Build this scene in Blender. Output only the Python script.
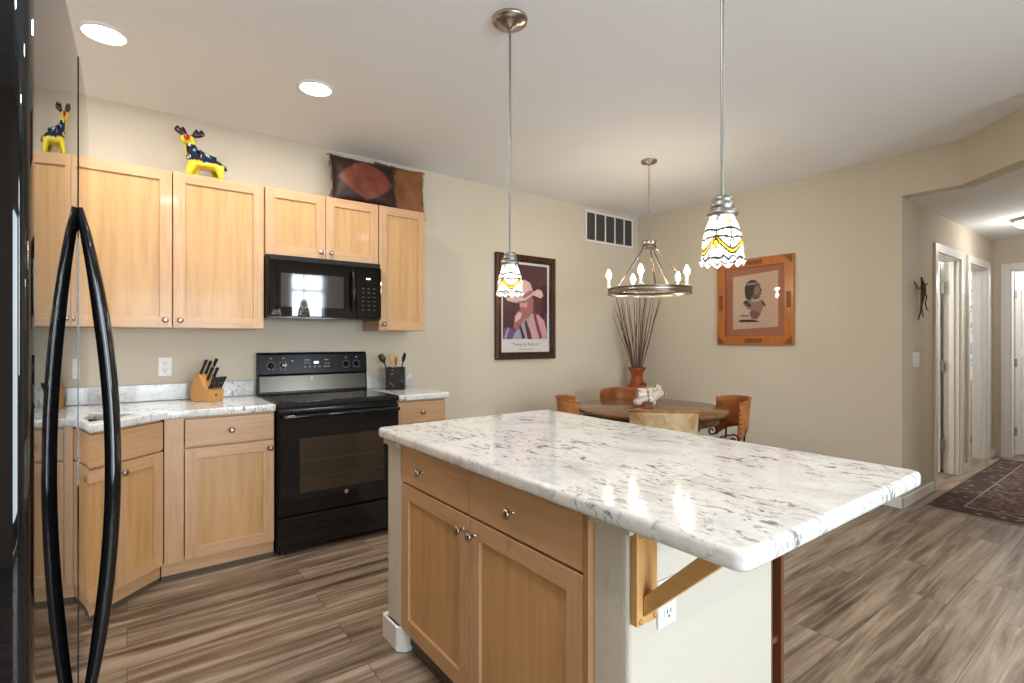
import bpy, bmesh, math, random
from mathutils import Vector, Matrix
random.seed(7)
PI = math.pi
for o in list(bpy.data.objects):
    bpy.data.objects.remove(o, do_unlink=True)
S = bpy.context.scene
C = S.collection

# ------------------------------------------------------------------ camera, world, big lights, exposure
H = 1.29
cam_d = bpy.data.cameras.new('camera'); cam_d.lens = 18.0; cam_d.sensor_width = 36.0
cam_d.clip_start = 0.02; cam_d.clip_end = 100
cam = bpy.data.objects.new('camera', cam_d); C.objects.link(cam)
cam.location = (0, 0, H); cam.rotation_euler = (PI/2, 0, -math.radians(36.94))
cam_d.shift_y = -0.001
S.camera = cam
S.view_settings.view_transform = 'Standard'; S.view_settings.look = 'None'
S.view_settings.gamma = 1.0; S.view_settings.use_curve_mapping = False
S.view_settings.exposure = 0.24

w = bpy.data.worlds.new('world'); S.world = w; w.use_nodes = True
bg = w.node_tree.nodes['Background']
sky = w.node_tree.nodes.new('ShaderNodeTexSky'); sky.sky_type = 'NISHITA'
sky.sun_elevation = math.radians(38); sky.sun_rotation = math.radians(20); sky.sun_disc = False
w.node_tree.links.new(sky.outputs['Color'], bg.inputs['Color']); bg.inputs['Strength'].default_value = 0.35

def area(name, loc, rot, sx, sy, power, col=(1, 1, 1), shape='RECTANGLE'):
    d = bpy.data.lights.new(name, 'AREA'); d.shape = shape; d.size = sx
    if shape == 'RECTANGLE': d.size_y = sy
    d.energy = power; d.color = col
    o = bpy.data.objects.new(name, d); C.objects.link(o); o.location = loc; o.rotation_euler = rot
    return o
def point(name, loc, power, col=(1, .86, .68), r=.03):
    d = bpy.data.lights.new(name, 'POINT'); d.energy = power; d.color = col; d.shadow_soft_size = r
    o = bpy.data.objects.new(name, d); C.objects.link(o); o.location = loc
    return o
# area lights outside the rear window and an unseen patio door added for light
area('added_door_daylight', (0.7, -2.95, 1.15), (PI/2, 0, 0), 1.8, 2.0, 135, (.82, .91, 1))
area('daylight_window', (2.62, -2.95, 1.75), (PI/2, 0, 0), .66, 1.5, 75, (.84, .92, 1))

# ------------------------------------------------------------------ mesh helpers
class MB:
    """collects shapes in one bmesh"""
    def __init__(self): self.bm = bmesh.new(); self.mi = 0
    def _tag(self, faces):
        for f in faces: f.material_index = self.mi
    def box(self, x0, y0, z0, x1, y1, z1, M=None):
        v = [self.bm.verts.new(p) for p in ((x0,y0,z0),(x1,y0,z0),(x1,y1,z0),(x0,y1,z0),(x0,y0,z1),(x1,y0,z1),(x1,y1,z1),(x0,y1,z1))]
        if M is not None:
            for a in v: a.co = M @ a.co
        fs = [self.bm.faces.new([v[i] for i in q]) for q in ((0,3,2,1),(4,5,6,7),(0,1,5,4),(1,2,6,5),(2,3,7,6),(3,0,4,7))]
        self._tag(fs); return self
    def prism(self, pts, z0, z1, M=None):
        a = [self.bm.verts.new((p[0], p[1], z0)) for p in pts]; b = [self.bm.verts.new((p[0], p[1], z1)) for p in pts]
        n = len(pts); fs = [self.bm.faces.new(a[::-1]), self.bm.faces.new(b)]
        for i in range(n): fs.append(self.bm.faces.new((a[i], a[(i+1) % n], b[(i+1) % n], b[i])))
        if M is not None:
            for q in a+b: q.co = M @ q.co
        self._tag(fs); return self
    def tube(self, pts, r, seg=8, cap=True, closed=False):
        pts = [Vector(p) for p in pts]; n = len(pts)
        rs = r if isinstance(r, (list, tuple)) else [r]*n
        rings = []; up = None
        for i, p in enumerate(pts):
            if closed: t = pts[(i+1) % n]-pts[i-1]
            elif i == 0: t = pts[1]-p
            elif i == n-1: t = p-pts[i-1]
            else: t = pts[i+1]-pts[i-1]
            t.normalize()
            if up is None: up = Vector((0,0,1)) if abs(t.z) < .9 else Vector((1,0,0))
            s = t.cross(up).normalized(); up = s.cross(t).normalized()
            rings.append([self.bm.verts.new(p+(s*math.cos(2*PI*k/seg)+up*math.sin(2*PI*k/seg))*rs[i]) for k in range(seg)])
        fs = []
        for i in range(n if closed else n-1):
            A, B = rings[i], rings[(i+1) % n]
            for k in range(seg): fs.append(self.bm.faces.new((A[k], A[(k+1) % seg], B[(k+1) % seg], B[k])))
        if cap and not closed:
            fs.append(self.bm.faces.new(rings[0][::-1])); fs.append(self.bm.faces.new(rings[-1]))
        for f in fs:
            f.smooth = len(f.verts) == 4 or seg == 4
        self._caps(fs, seg); self._tag(fs); return self
    def _caps(self, fs, seg):
        for f in fs:
            if len(f.verts) == seg and seg != 4:
                f.smooth = False
                for e in f.edges: e.smooth = False
    def lathe(self, prof, seg=32, M=None, cap=True):
        rings = [[self.bm.verts.new((r*math.cos(2*PI*k/seg), r*math.sin(2*PI*k/seg), z)) for k in range(seg)] for r, z in prof]
        fs = []
        for A, B in zip(rings, rings[1:]):
            for k in range(seg): fs.append(self.bm.faces.new((A[k], A[(k+1) % seg], B[(k+1) % seg], B[k])))
        if cap:
            fs.append(self.bm.faces.new(rings[0][::-1])); fs.append(self.bm.faces.new(rings[-1]))
        for f in fs: f.smooth = len(f.verts) == 4
        self._caps(fs, seg)
        if M is not None:
            for R_ in rings:
                for q in R_: q.co = M @ q.co
        self._tag(fs); return self
    def ball(self, c, r, sx=1, sy=1, sz=1, M=None):
        m = Matrix.Translation(c) @ Matrix.Diagonal((r*sx, r*sy, r*sz, 1))
        if M is not None: m = M @ m
        g = bmesh.ops.create_uvsphere(self.bm, u_segments=16, v_segments=10, radius=1, matrix=m)
        fs = {f for v in g['verts'] for f in v.link_faces}
        for f in fs: f.smooth = True
        self._tag(fs); return self
    def build(self, name, mats, parent=None, bevel=0, smooth=False, seg=2):
        bmesh.ops.recalc_face_normals(self.bm, faces=self.bm.faces)
        me = bpy.data.meshes.new(name); self.bm.to_mesh(me); self.bm.free()
        for m in (mats if isinstance(mats, (list, tuple)) else [mats]): me.materials.append(m)
        o = bpy.data.objects.new(name, me); C.objects.link(o)
        if parent: o.parent = parent
        if smooth:
            for p in me.polygons: p.use_smooth = True
        if bevel:
            b = o.modifiers.new('bevel', 'BEVEL'); b.width = bevel; b.segments = seg; b.limit_method = 'ANGLE'; b.angle_limit = math.radians(40)
            b.harden_normals = False
        return o
def box(*a): return MB().box(*a)
def cells(xs, zs, keep, y0, y1, mb=None):
    """one connected panel in the XZ plane made of kept grid cells; keep maps (i, j) to a material index"""
    mb = mb or MB(); V = {}; fs = []
    def v(i, j, k):
        if (i,j,k) not in V: V[i,j,k] = mb.bm.verts.new((xs[i], y1 if k else y0, zs[j]))
        return V[i,j,k]
    def add(vs, mi): f = mb.bm.faces.new(vs); f.material_index = mi
    for (i, j), mi in keep.items():
        for k in (0,1): add([v(i,j,k),v(i+1,j,k),v(i+1,j+1,k),v(i,j+1,k)], mi)
        for (a, b, ni, nj) in (((i,j),(i+1,j),i,j-1),((i,j+1),(i+1,j+1),i,j+1),((i,j),(i,j+1),i-1,j),((i+1,j),(i+1,j+1),i+1,j)):
            if (ni,nj) not in keep: add([v(*a,0),v(*b,0),v(*b,1),v(*a,1)], mi)
    return mb
RING = {(0,0):0,(0,1):0,(0,2):0,(2,0):0,(2,1):0,(2,2):0,(1,0):1,(1,2):1}
def tag(o, label=None, cat=None, group=None, kind=None):
    if label: o['label'] = label
    if cat: o['category'] = cat
    if group: o['group'] = group
    if kind: o['kind'] = kind
    return o
def thing(name, label, cat, loc=(0,0,0), rz=0, group=None):
    o = bpy.data.objects.new(name, None); C.objects.link(o); o.location = loc; o.rotation_euler = (0,0,rz)
    o.empty_display_size = .1
    return tag(o, label, cat, group)
def struct(name, mb, mat, parent=None, bevel=0):
    o = mb.build(name, mat, parent, bevel)
    if not parent: o['kind'] = 'structure'
    return o
def clone(o, parent=None):
    c = o.copy(); C.objects.link(c); c.parent = parent
    for ch in list(o.children): clone(ch, c)
    return c
def freeze(o):
    dg = bpy.context.evaluated_depsgraph_get()
    me = bpy.data.meshes.new_from_object(o.evaluated_get(dg), depsgraph=dg)
    o.modifiers.clear(); o.data = me; return o
def slab(name, outer, z0, z1, mat, holes=(), bev=.006, parent=None):
    """flat worktop from an outline, with holes, rounded edges"""
    cu = bpy.data.curves.new(name, 'CURVE'); cu.dimensions = '2D'; cu.fill_mode = 'BOTH'
    cu.extrude = (z1-z0)/2-bev; cu.bevel_depth = bev; cu.bevel_resolution = 3; cu.offset = -bev
    for loop in (outer, *holes):
        s = cu.splines.new('POLY'); s.points.add(len(loop)-1); s.use_cyclic_u = True
        for p, q in zip(s.points, loop): p.co = (q[0], q[1], 0, 1)
    t = bpy.data.objects.new(name, cu); C.objects.link(t)
    dg = bpy.context.evaluated_depsgraph_get(); me = bpy.data.meshes.new_from_object(t.evaluated_get(dg), depsgraph=dg)
    bpy.data.objects.remove(t); bpy.data.curves.remove(cu)
    me.transform(Matrix.Translation((0,0,(z0+z1)/2)))
    me.materials.clear(); me.materials.append(mat)
    o = bpy.data.objects.new(name, me); C.objects.link(o)
    if parent: o.parent = parent
    return o
def rounded(pts, rad, n=5):
    """round the corners of a polygon"""
    out = []; N = len(pts)
    for i in range(N):
        p = Vector(pts[i]); a = Vector(pts[i-1])-p; b = Vector(pts[(i+1) % N])-p
        r = rad[i] if isinstance(rad, (list, tuple)) else rad
        if r <= 0: out.append(tuple(p)); continue
        a.normalize(); b.normalize()
        p0 = p+a*r; p1 = p+b*r
        for k in range(n+1):
            t = k/n; out.append(tuple(p0*(1-t)**2+p*2*t*(1-t)+p1*t*t))
    return out

# ------------------------------------------------------------------ materials
def mat(name, col=(.8,.8,.8), rough=.5, metal=0, spec=None, coat=0, emis=None, es=0):
    m = bpy.data.materials.new(name); m.use_nodes = True; b = m.node_tree.nodes['Principled BSDF']
    b.inputs['Base Color'].default_value = (*col, 1); b.inputs['Roughness'].default_value = rough; b.inputs['Metallic'].default_value = metal
    if spec is not None: b.inputs['Specular IOR Level'].default_value = spec
    if coat: b.inputs['Coat Weight'].default_value = coat; b.inputs['Coat Roughness'].default_value = .08
    if emis: b.inputs['Emission Color'].default_value = (*emis, 1); b.inputs['Emission Strength'].default_value = es
    return m
class N:
    def __init__(self, m): self.t = m.node_tree; self.b = self.t.nodes['Principled BSDF']
    def n(self, typ, **k):
        x = self.t.nodes.new('ShaderNode'+typ)
        for a, v in k.items(): setattr(x, a, v)
        return x
    def l(self, a, b): self.t.links.new(a, b)
    def coords(self, scale=(1,1,1), kind='Object'):
        tc = self.n('TexCoord'); mp = self.n('Mapping'); mp.inputs['Scale'].default_value = scale
        self.l(tc.outputs[kind], mp.inputs['Vector']); return mp.outputs['Vector']
    def noise(self, vec, scale, detail=3, rough=.5, dist=0):
        x = self.n('TexNoise'); x.inputs['Scale'].default_value = scale; x.inputs['Detail'].default_value = detail
        x.inputs['Roughness'].default_value = rough; x.inputs['Distortion'].default_value = dist
        self.l(vec, x.inputs['Vector']); return x.outputs['Fac']
    def ramp(self, fac, stops):
        r = self.n('ValToRGB'); cr = r.color_ramp
        while len(cr.elements) < len(stops): cr.elements.new(.5)
        for e, (p, c) in zip(cr.elements, stops): e.position = p; e.color = (*c, 1)
        self.l(fac, r.inputs['Fac']); return r.outputs['Color']
    def mix(self, a, b, fac, mode='MIX'):
        x = self.n('Mix', data_type='RGBA', blend_type=mode)
        for s, v in ((x.inputs['A'], a), (x.inputs['B'], b), (x.inputs['Factor'], fac)):
            if isinstance(v, (int, float)): s.default_value = v
            elif isinstance(v, tuple): s.default_value = (*v, 1)
            else: self.l(v, s)
        return x.outputs['Result']
    def bump(self, fac, strength, dist=.002):
        x = self.n('Bump'); x.inputs['Strength'].default_value = strength; x.inputs['Distance'].default_value = dist
        self.l(fac, x.inputs['Height']); self.l(x.outputs['Normal'], self.b.inputs['Normal'])
    def base(self, c): self.l(c, self.b.inputs['Base Color'])
def wood(name, c1, c2, axis='z', rough=.38, s=1.0, contrast=(.3,.7), coat=.15):
    m = mat(name, c1, rough, coat=coat); n = N(m)
    sc = {'z': (26, 26, 1.6), 'x': (1.6, 26, 26), 'y': (26, 1.6, 26)}[axis]
    v = n.coords(tuple(a*s for a in sc)); f = n.noise(v, 1.0, 4, .6, .6)
    v2 = n.coords(tuple(a*.12*s for a in sc)); g = n.noise(v2, 1.0, 2, .5, 1.0)
    ca = n.ramp(f, [(contrast[0], c1), (contrast[1], c2)])
    cb = n.ramp(g, [(.35, tuple(a*.90 for a in c1)), (.7, tuple(min(1, a*1.06) for a in c1))])
    st = n.ramp(n.noise(n.coords(tuple(a*1.9*s for a in sc)), 1.0, 3, .6, .3), [(.36,(.86,.82,.78)), (.55,(1,1,1))])
    n.base(n.mix(n.mix(ca, cb, .4), st, .75, 'MULTIPLY')); n.bump(f, .04, .001); return m
def paint(name, col, rough=.75, bumpscale=90, bs=.12):
    m = mat(name, col, rough, spec=.3); n = N(m); v = n.coords()
    n.bump(n.noise(v, bumpscale, 3, .6), bs, .004); return m
M = {}
M['wall'] = paint('wall_paint', (.63,.565,.455)); M['ceil'] = paint('ceiling_paint', (.85,.865,.885), .85, 60, .25)
M['trim'] = mat('white_trim', (.80,.79,.77), .35); M['trimgrey'] = mat('trim_greige', (.66,.64,.60), .4)
M['island_wall'] = paint('island_wall_paint', (.62,.58,.49), .6, 70, .5)
MAP1, MAP2 = (.62,.38,.205), (.55,.315,.15)
M['maple'] = wood('maple_vertical', MAP1, MAP2, 'z'); M['maple_x'] = wood('maple_horizontal', MAP1, MAP2, 'x')
M['maple_panel'] = wood('maple_panel', (.62,.365,.155), (.55,.31,.12), 'z', s=.7)
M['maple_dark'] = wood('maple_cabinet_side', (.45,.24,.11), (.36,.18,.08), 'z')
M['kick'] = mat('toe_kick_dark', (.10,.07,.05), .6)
M['nickel'] = mat('brushed_nickel', (.42,.37,.32), .28, 1); M['darknickel'] = mat('aged_nickel', (.30,.26,.22), .3, 1)
M['pewter'] = mat('pewter', (.30,.29,.27), .42, 1)
M['steel'] = mat('stainless', (.62,.62,.6), .28, 1)
M['black'] = mat('gloss_black', (.006,.006,.007), .05); M['blacksoft'] = mat('black_enamel', (.009,.009,.01), .16)
M['fridge'] = mat('fridge_black', (.004,.004,.005), .015, spec=.7)
M['blackmat'] = mat('black_plastic', (.012,.012,.013), .4); M['glassblack'] = mat('black_glass', (.003,.003,.003), .02, spec=.6)
M['ovenwin'] = mat('oven_window', (.045,.032,.02), .06); M['seam'] = mat('seam_black', (.001,.001,.001), .7)
M['iron'] = mat('wrought_iron', (.02,.017,.015), .45, .6)
M['white'] = mat('white_plastic', (.82,.81,.79), .35); M['slot'] = mat('slot_dark', (.03,.03,.03), .6)
M['marks'] = mat('control_print', (.38,.38,.40), .5); M['display'] = mat('clock_display', (.5,.7,.9), .4, emis=(.65,.8,1), es=2.0)
M['bulb'] = mat('glowing_bulb', (1,.95,.85), .3, emis=(1,.88,.70), es=28)
M['led'] = mat('recessed_lamp_lens', (1,1,1), .4, emis=(1,.97,.92), es=14)
M['candle'] = mat('candle_sleeve', (.85,.80,.70), .5)

def floor_mat():
    m = mat('oak_vinyl_planks', (.3,.22,.16), .34, spec=.4); n = N(m)
    v = n.coords((1,1,1))
    br = n.n('TexBrick'); br.offset = .37; br.offset_frequency = 2
    br.inputs['Color1'].default_value = (0,0,0,1); br.inputs['Color2'].default_value = (1,1,1,1); br.inputs['Mortar'].default_value = (.5,.5,.5,1)
    br.inputs['Scale'].default_value = 1; br.inputs['Mortar Size'].default_value = .0012; br.inputs['Brick Width'].default_value = 1.22; br.inputs['Row Height'].default_value = .18
    n.l(v, br.inputs['Vector'])
    off = n.n('VectorMath', operation='MULTIPLY_ADD'); off.inputs[1].default_value = (7.3, 3.1, 5.7)
    n.l(br.outputs['Color'], off.inputs[0]); n.l(v, off.inputs[2])
    mp = n.n('Mapping'); mp.inputs['Scale'].default_value = (.75, 11, 1); n.l(off.outputs[0], mp.inputs['Vector'])
    f = n.noise(mp.outputs['Vector'], 1.5, 7, .66, .55)
    mp2 = n.n('Mapping'); mp2.inputs['Scale'].default_value = (1.6, 90, 1); n.l(off.outputs[0], mp2.inputs['Vector'])
    g = n.noise(mp2.outputs['Vector'], 1.5, 4, .6, .5)
    c = n.ramp(f, [(.33,(.095,.062,.041)), (.44,(.215,.152,.105)), (.54,(.36,.275,.20)), (.68,(.54,.445,.34))])
    gg = n.ramp(g, [(.3,(.60,.57,.55)), (.6,(1,1,1))])
    c = n.mix(c, gg, .6, 'MULTIPLY')
    tint = n.ramp(br.outputs['Color'], [(0,(.80,.80,.80)), (1,(1.0,.98,.95))]); c = n.mix(c, tint, 1.0, 'MULTIPLY')
    c = n.mix(c, (.05,.035,.025), br.outputs['Fac']); n.base(c); n.bump(g, .12, .002); return m
M['floor'] = floor_mat()
def granite():
    m = mat('white_granite', (.75,.74,.72), .09, spec=.5); n = N(m); v = n.coords((1,1,1))
    rot = n.n('Mapping'); rot.inputs['Rotation'].default_value = (0,0,.5); rot.inputs['Scale'].default_value = (5.5,2.2,3); n.l(v, rot.inputs['Vector'])
    cloud = n.noise(v, 5, 5, .6, .5)
    c = n.ramp(cloud, [(.30,(.60,.60,.59)), (.46,(.76,.76,.75)), (.65,(.84,.84,.83))])
    vein = n.noise(rot.outputs['Vector'], 5.5, 9, .74, 1.3)
    vm = n.ramp(vein, [(.53,(0,0,0)), (.60,(.95,.95,.95))])
    big = n.noise(v, 3.2, 3, .5, .3); bm_ = n.ramp(big, [(.40,(.15,.15,.15)), (.54,(1,1,1))])
    vm = n.mix(vm, bm_, 1.0, 'MULTIPLY')
    c = n.mix(c, (.17,.165,.175), vm)
    sp = n.noise(v, 120, 2, .5); sm = n.ramp(sp, [(.66,(0,0,0)), (.72,(.6,.6,.6))])
    c = n.mix(c, (.25,.24,.25), sm); fine = n.noise(v, 60, 4, .7); fm = n.ramp(fine, [(.3,(.88,.88,.88)), (.6,(1,1,1))])
    n.base(n.mix(c, fm, 1.0, 'MULTIPLY')); return m
M['granite'] = granite()
def granite_bs():
    m = mat('granite_backsplash', (.75,.74,.72), .15); n = N(m); v = n.coords((1,1,1))
    c = n.ramp(n.noise(v, 9, 4, .6), [(.35,(.50,.50,.52)), (.6,(.78,.77,.76))])
    d = n.ramp(n.noise(v, 38, 5, .7, .8), [(.56,(0,0,0)), (.64,(1,1,1))])
    k = n.ramp(n.noise(v, 4, 2, .5), [(.45,(.15,.15,.15)), (.62,(1,1,1))])
    n.base(n.mix(c, (.08,.085,.11), n.mix(d, k, 1.0, 'MULTIPLY'))); return m
M['granite_bs'] = granite_bs()
def leather(name, c1, c2, scale=8, rough=.42):
    m = mat(name, c1, rough, spec=.3); n = N(m); v = n.coords()
    n.base(n.ramp(n.noise(v, scale, 5, .65, .5), [(.35, c1), (.62, c2)])); n.bump(n.noise(v, 120, 3, .6), .2, .002); return m
M['leather'] = leather('tan_leather', (.30,.085,.022), (.50,.20,.06), 9)
M['hide'] = leather('pale_hide_leather', (.33,.17,.065), (.56,.42,.25), 7, .5)
M['ledge'] = leather('dark_leather', (.014,.007,.006), (.035,.014,.010), 12, .5)
M['oxblood'] = leather('oxblood_leather', (.10,.024,.014), (.19,.045,.025), 7, .5)
M['brownleather'] = leather('brown_leather', (.15,.055,.018), (.27,.105,.035), 7, .45)
M['walnut'] = wood('table_walnut', (.25,.11,.045), (.13,.052,.022), 'x', .2, .6)
M['vase'] = leather('terracotta_glaze', (.20,.035,.012), (.34,.075,.022), 6, .18)
M['twig'] = mat('dried_twig', (.13,.05,.035), .7)
M['pine'] = wood('pine', (.72,.42,.16), (.60,.32,.11), 'z', .35); M['pine_y'] = wood('pine_brace', (.72,.42,.16), (.60,.32,.11), 'y', .35)
M['cherry'] = wood('shelf_cherry', (.20,.075,.035), (.14,.05,.022), 'z', .4)
M['block'] = wood('knife_block_wood', (.62,.32,.10), (.54,.26,.075), 'z', .35)

# ------------------------------------------------------------------ setting
YA, XB, CZ = 3.885, 4.75, 2.72
HY, HX, HZ = 1.342, 7.75, 2.40       # hallway left wall, end wall, ceiling
XL, YR = -.90, -2.60
struct('floor', box(XL-.1, YR-.1, -.06, 9.2, 4.1, 0), M['floor'])
struct('ceiling', box(XL-.1, YR-.1, CZ, XB+.12, YA+.1, CZ+.1), M['ceil'])
struct('ceiling_hall', box(XB+.12, -.1, HZ, 9.2, 4.0, HZ+.1), M['ceil'])
struct('wall_back', box(XL-.1, YA, 0, XB+.12, YA+.12, CZ), M['wall'])
struct('wall_left', box(XL-.12, YR-.1, 0, XL, YA, CZ), M['wall'])
struct('wall_right', box(XB, HY, 0, XB+.12, YA, CZ), M['wall'])
# header above the angled hall opening: straight piece, then the 45 degree piece
D0 = (XB, .985); D1 = (3.93, .165)
hd = MB(); hd.prism([(XB,HY),(XB,D0[1]),(D1[0],D1[1]),(D1[0]+.085,D1[1]-.085),(XB+.12,D0[1]-.05),(XB+.12,HY)], HZ, CZ)
struct('wall_header', hd, M['wall'])
struct('ceiling_soffit', MB().prism([(XB+.12,HY),(XB+.12,D0[1]-.05),(D1[0]+.085,D1[1]-.085),(XB+.12,-.1)], HZ, HZ+.1), M['ceil'])
# rest of the right side behind the frame
struct('wall_front_right', MB().prism([(D1[0],D1[1]),(D1[0],YR),(D1[0]+.12,YR),(D1[0]+.12,.0),(9.2,.0),(9.2,.115),(D1[0]+.12,.115)], 0, CZ), M['wall'])
# hall left wall with two door openings
d1a, d1b, d2a, d2b, DH = 5.62, 6.37, 6.69, 7.44, 2.06
hw = MB()
for a, b in ((XB+.12, d1a), (d1b, d2a), (d2b, HX)): hw.box(a, HY, 0, b, HY+.12, HZ)
for a, b in ((d1a, d1b), (d2a, d2b)): hw.box(a, HY, DH, b, HY+.12, HZ)
struct('wall_hall_left', hw, M['wall'])
d3a, d3b = 1.205, .44
he = MB(); he.box(HX, d3a, 0, HX+.12, HY+.12, HZ).box(HX, .115, 0, HX+.12, d3b, HZ).box(HX, d3b, DH, HX+.12, d3a, HZ)
struct('wall_hall_end', he, M['wall'])
struct('wall_room_divider', box(6.50, HY+.12, 0, 6.56, 4.0, HZ), M['trim'])
struct('wall_bath_end', box(9.1, .115, 0, 9.2, 4.0, HZ), M['trim'])
struct('wall_rooms_back', box(XB+.12, 3.9, 0, 9.2, 4.0, HZ), M['trim'])
# rear wall behind the camera, with a window and an added patio door opening
rw = MB(); rw.box(XL, YR-.12, 0, -.15, YR, CZ).box(-.15, YR-.12, 2.1, 1.55, YR, CZ).box(1.55, YR-.12, 0, 2.3, YR, CZ)
rw.box(2.3, YR-.12, 0, 2.95, YR, 1.0).box(2.3, YR-.12, 2.52, 2.95, YR, CZ).box(2.95, YR-.12, 0, D1[0], YR, CZ)
struct('wall_rear', rw, M['wall'])
def thin_glass(name, tint=(.97,.98,.98)):
    m = bpy.data.materials.new(name); m.use_nodes = True; nt = m.node_tree; nt.nodes.clear()
    o = nt.nodes.new('ShaderNodeOutputMaterial'); t_ = nt.nodes.new('ShaderNodeBsdfTransparent'); g = nt.nodes.new('ShaderNodeBsdfGlossy'); mx = nt.nodes.new('ShaderNodeMixShader'); f = nt.nodes.new('ShaderNodeFresnel')
    t_.inputs['Color'].default_value = (*tint, 1); g.inputs['Roughness'].default_value = .02; f.inputs['IOR'].default_value = 1.36
    nt.links.new(f.outputs[0], mx.inputs[0]); nt.links.new(t_.outputs[0], mx.inputs[1]); nt.links.new(g.outputs[0], mx.inputs[2]); nt.links.new(mx.outputs[0], o.inputs[0]); return m
gl = thin_glass('window_glass')
def window(name, x0, x1, z0, z1, mull):
    y0, y1 = YR-.09, YR-.03; t = .045; xm = (x0+x1)/2
    if mull == 'v': f = cells([x0,x0+t,xm-t/2,xm+t/2,x1-t,x1], [z0,z0+t,z1-t,z1], {(i,j): 0 for i in range(5) for j in range(3) if j != 1 or i % 2 == 0}, y0, y1)
    else: f = cells([x0,x0+t,x1-t,x1], [z0,z0+t,z1-.35,z1-.31,z1-t,z1], {(i,j): 0 for i in range(3) for j in range(5) if j % 2 == 0 or i != 1}, y0, y1)
    o = struct(name, f, M['trim'], bevel=.003); g = box(x0+t,YR-.063,z0+t,x1-t,YR-.057,z1-t).build('pane', gl, o); return o
window('added_patio_door', -.15, 1.55, 0.0, 2.1, 'v'); window('window_2', 2.3, 2.95, 1.0, 2.52, 'h')  # the wide one is an unseen patio door added to let in light

# baseboards
def base(name, x0, y0, x1, y1, m='trim', hgt=.085):
    return struct(name, box(min(x0,x1), min(y0,y1), 0, max(x0,x1), max(y0,y1), hgt), M[m], bevel=.005)
base('baseboard_back', 1.885, YA-.014, XB-.014, YA); base('baseboard_right', XB-.014, HY-.014, XB, YA)
base('baseboard_hall_left', XB-.014, HY-.014, d1a-.10, HY)
base('baseboard_hall_middle', d1b+.08, HY-.014, d2a-.075, HY); base('baseboard_hall_right', d2b+.10, HY-.014, HX, HY)
# door casings
def casing_y(name, a, b):
    m = MB(); w_ = .075; t = .018
    for x0, x1 in ((a-w_, a), (b, b+w_)): m.box(x0, HY-t, 0, x1, HY, DH+w_)
    m.box(a, HY-t, DH, b, HY, DH+w_)
    m.box(a, HY, 0, a+.012, HY+.12, DH).box(b-.012, HY, 0, b, HY+.12, DH).box(a, HY, DH-.012, b, HY+.12, DH)
    m.box(b-.026, HY+.035, 0, b-.012, HY+.075, DH-.012)
    return struct(name, m, M['trim'], bevel=.004)
casing_y('trim_1', d1a, d1b); casing_y('trim_2', d2a, d2b)
m = MB(); w_ = .075
m.box(HX-.018, d3a, 0, HX, d3a+w_, DH+w_).box(HX-.018, d3b-w_, 0, HX, d3b, DH+w_).box(HX-.018, d3b, DH, HX, d3a, DH+w_)
m.box(HX, d3a-.012, 0, HX+.12, d3a, DH).box(HX, d3b, 0, HX+.12, d3b+.012, DH).box(HX, d3b, DH-.012, HX+.12, d3a, DH)
struct('trim_3', m, M['trim'], bevel=.004)
# door leaves: local frame hinge at origin, width along +x, thickness along y
def door_leaf(name, loc, rz, wdt=.73, side=1):
    root = bpy.data.objects.new(name, None); C.objects.link(root); root.location = loc; root.rotation_euler = (0,0,rz); root['kind'] = 'structure'
    lf = MB(); th = .035; lf.box(0, 0, .012, wdt, th, DH-.02)
    leaf = lf.build('door_leaf', M['trim'], root, .002)
    for s_ in (-.004, th-.002):
        for z0, z1 in ((.20, .62), (.74, 1.10), (1.22, 1.86)):
            x0, x1 = .11, wdt-.11; a = .018
            p = cells([x0,x0+a,x1-a,x1], [z0,z0+a,z1-a,z1], {k: 0 for k in RING}, s_, s_+.006)
            p.build('panel_moulding', M['trim'], leaf, .002)
    for z in (.28, 1.04, 1.80):
        h = MB(); h.box(-.030, .010, z-.055, .004, .025, z+.055).box(-.012,-.003,z-.045,.03,.001,z+.045)
        hh = h.build('hinge', M['pewter'], root); 
    k = MB(); k.lathe([(.026,0),(.026,.006),(.010,.01),(.010,.035),(.024,.045),(.027,.06),(.018,.07)], 16, Matrix.Translation((wdt-.06, 0, .95)) @ Matrix.Rotation(PI/2, 4, 'X'))
    k.lathe([(.026,0),(.026,.006),(.010,.01),(.010,.035),(.024,.045),(.027,.06),(.018,.07)], 16, Matrix.Translation((wdt-.06, th, .95)) @ Matrix.Rotation(-PI/2, 4, 'X'))
    k.build('door_handle', M['nickel'], root); return root
door_leaf('door_1', (d1b-.030, HY+.135, 0), math.radians(91))
door_leaf('door_2', (d2a+.012, HY+.135, 0), math.radians(91))
door_leaf('door_3', (HX+.135, d3a-.02, 0), math.radians(-16), .70)

# island half wall (U shape around the cabinet back) and its trims
IX0, IX1 = .905, 1.597
iw = MB(); outl = [(IX0,2.108),(IX0,1.968),(1.50,1.968),(1.50,.89),(.925,.89),(.925,.78),(IX1,.78),(IX1,2.108)]
iw.prism(rounded(outl, [.018,.018,0,0,0,.018,.018,.018], 4), 0, .873)
struct('wall_island', iw, M['island_wall'])
ib = MB(); t = .016
ib.prism([(IX0-t,2.108+t),(IX0-t,1.982),(IX0+.012,1.952),(IX0+.09,1.952),(IX0+.09,1.968),(IX0+.012,1.968),(IX0,1.980),(IX0,2.108),(IX1,2.108),(IX1,2.108+t)], 0, .105)
struct('baseboard_island_left', ib, M['trim'], bevel=.006)
struct('baseboard_island_front', MB().prism([(.925-t,.875),(.925-t,.78-t),(IX1,.78-t),(IX1,.78),(.925,.78),(.925,.875)], 0, .105), M['trim'], bevel=.006)
tr = MB(); tr.box(.908, .765, .846, .925, .892, .874)
struct('trim_4', tr, M['island_wall'], bevel=.002)
struct('trim_5', box(.888, 1.975, .846, .906, 2.108, .874), M['island_wall'], bevel=.002)

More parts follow.
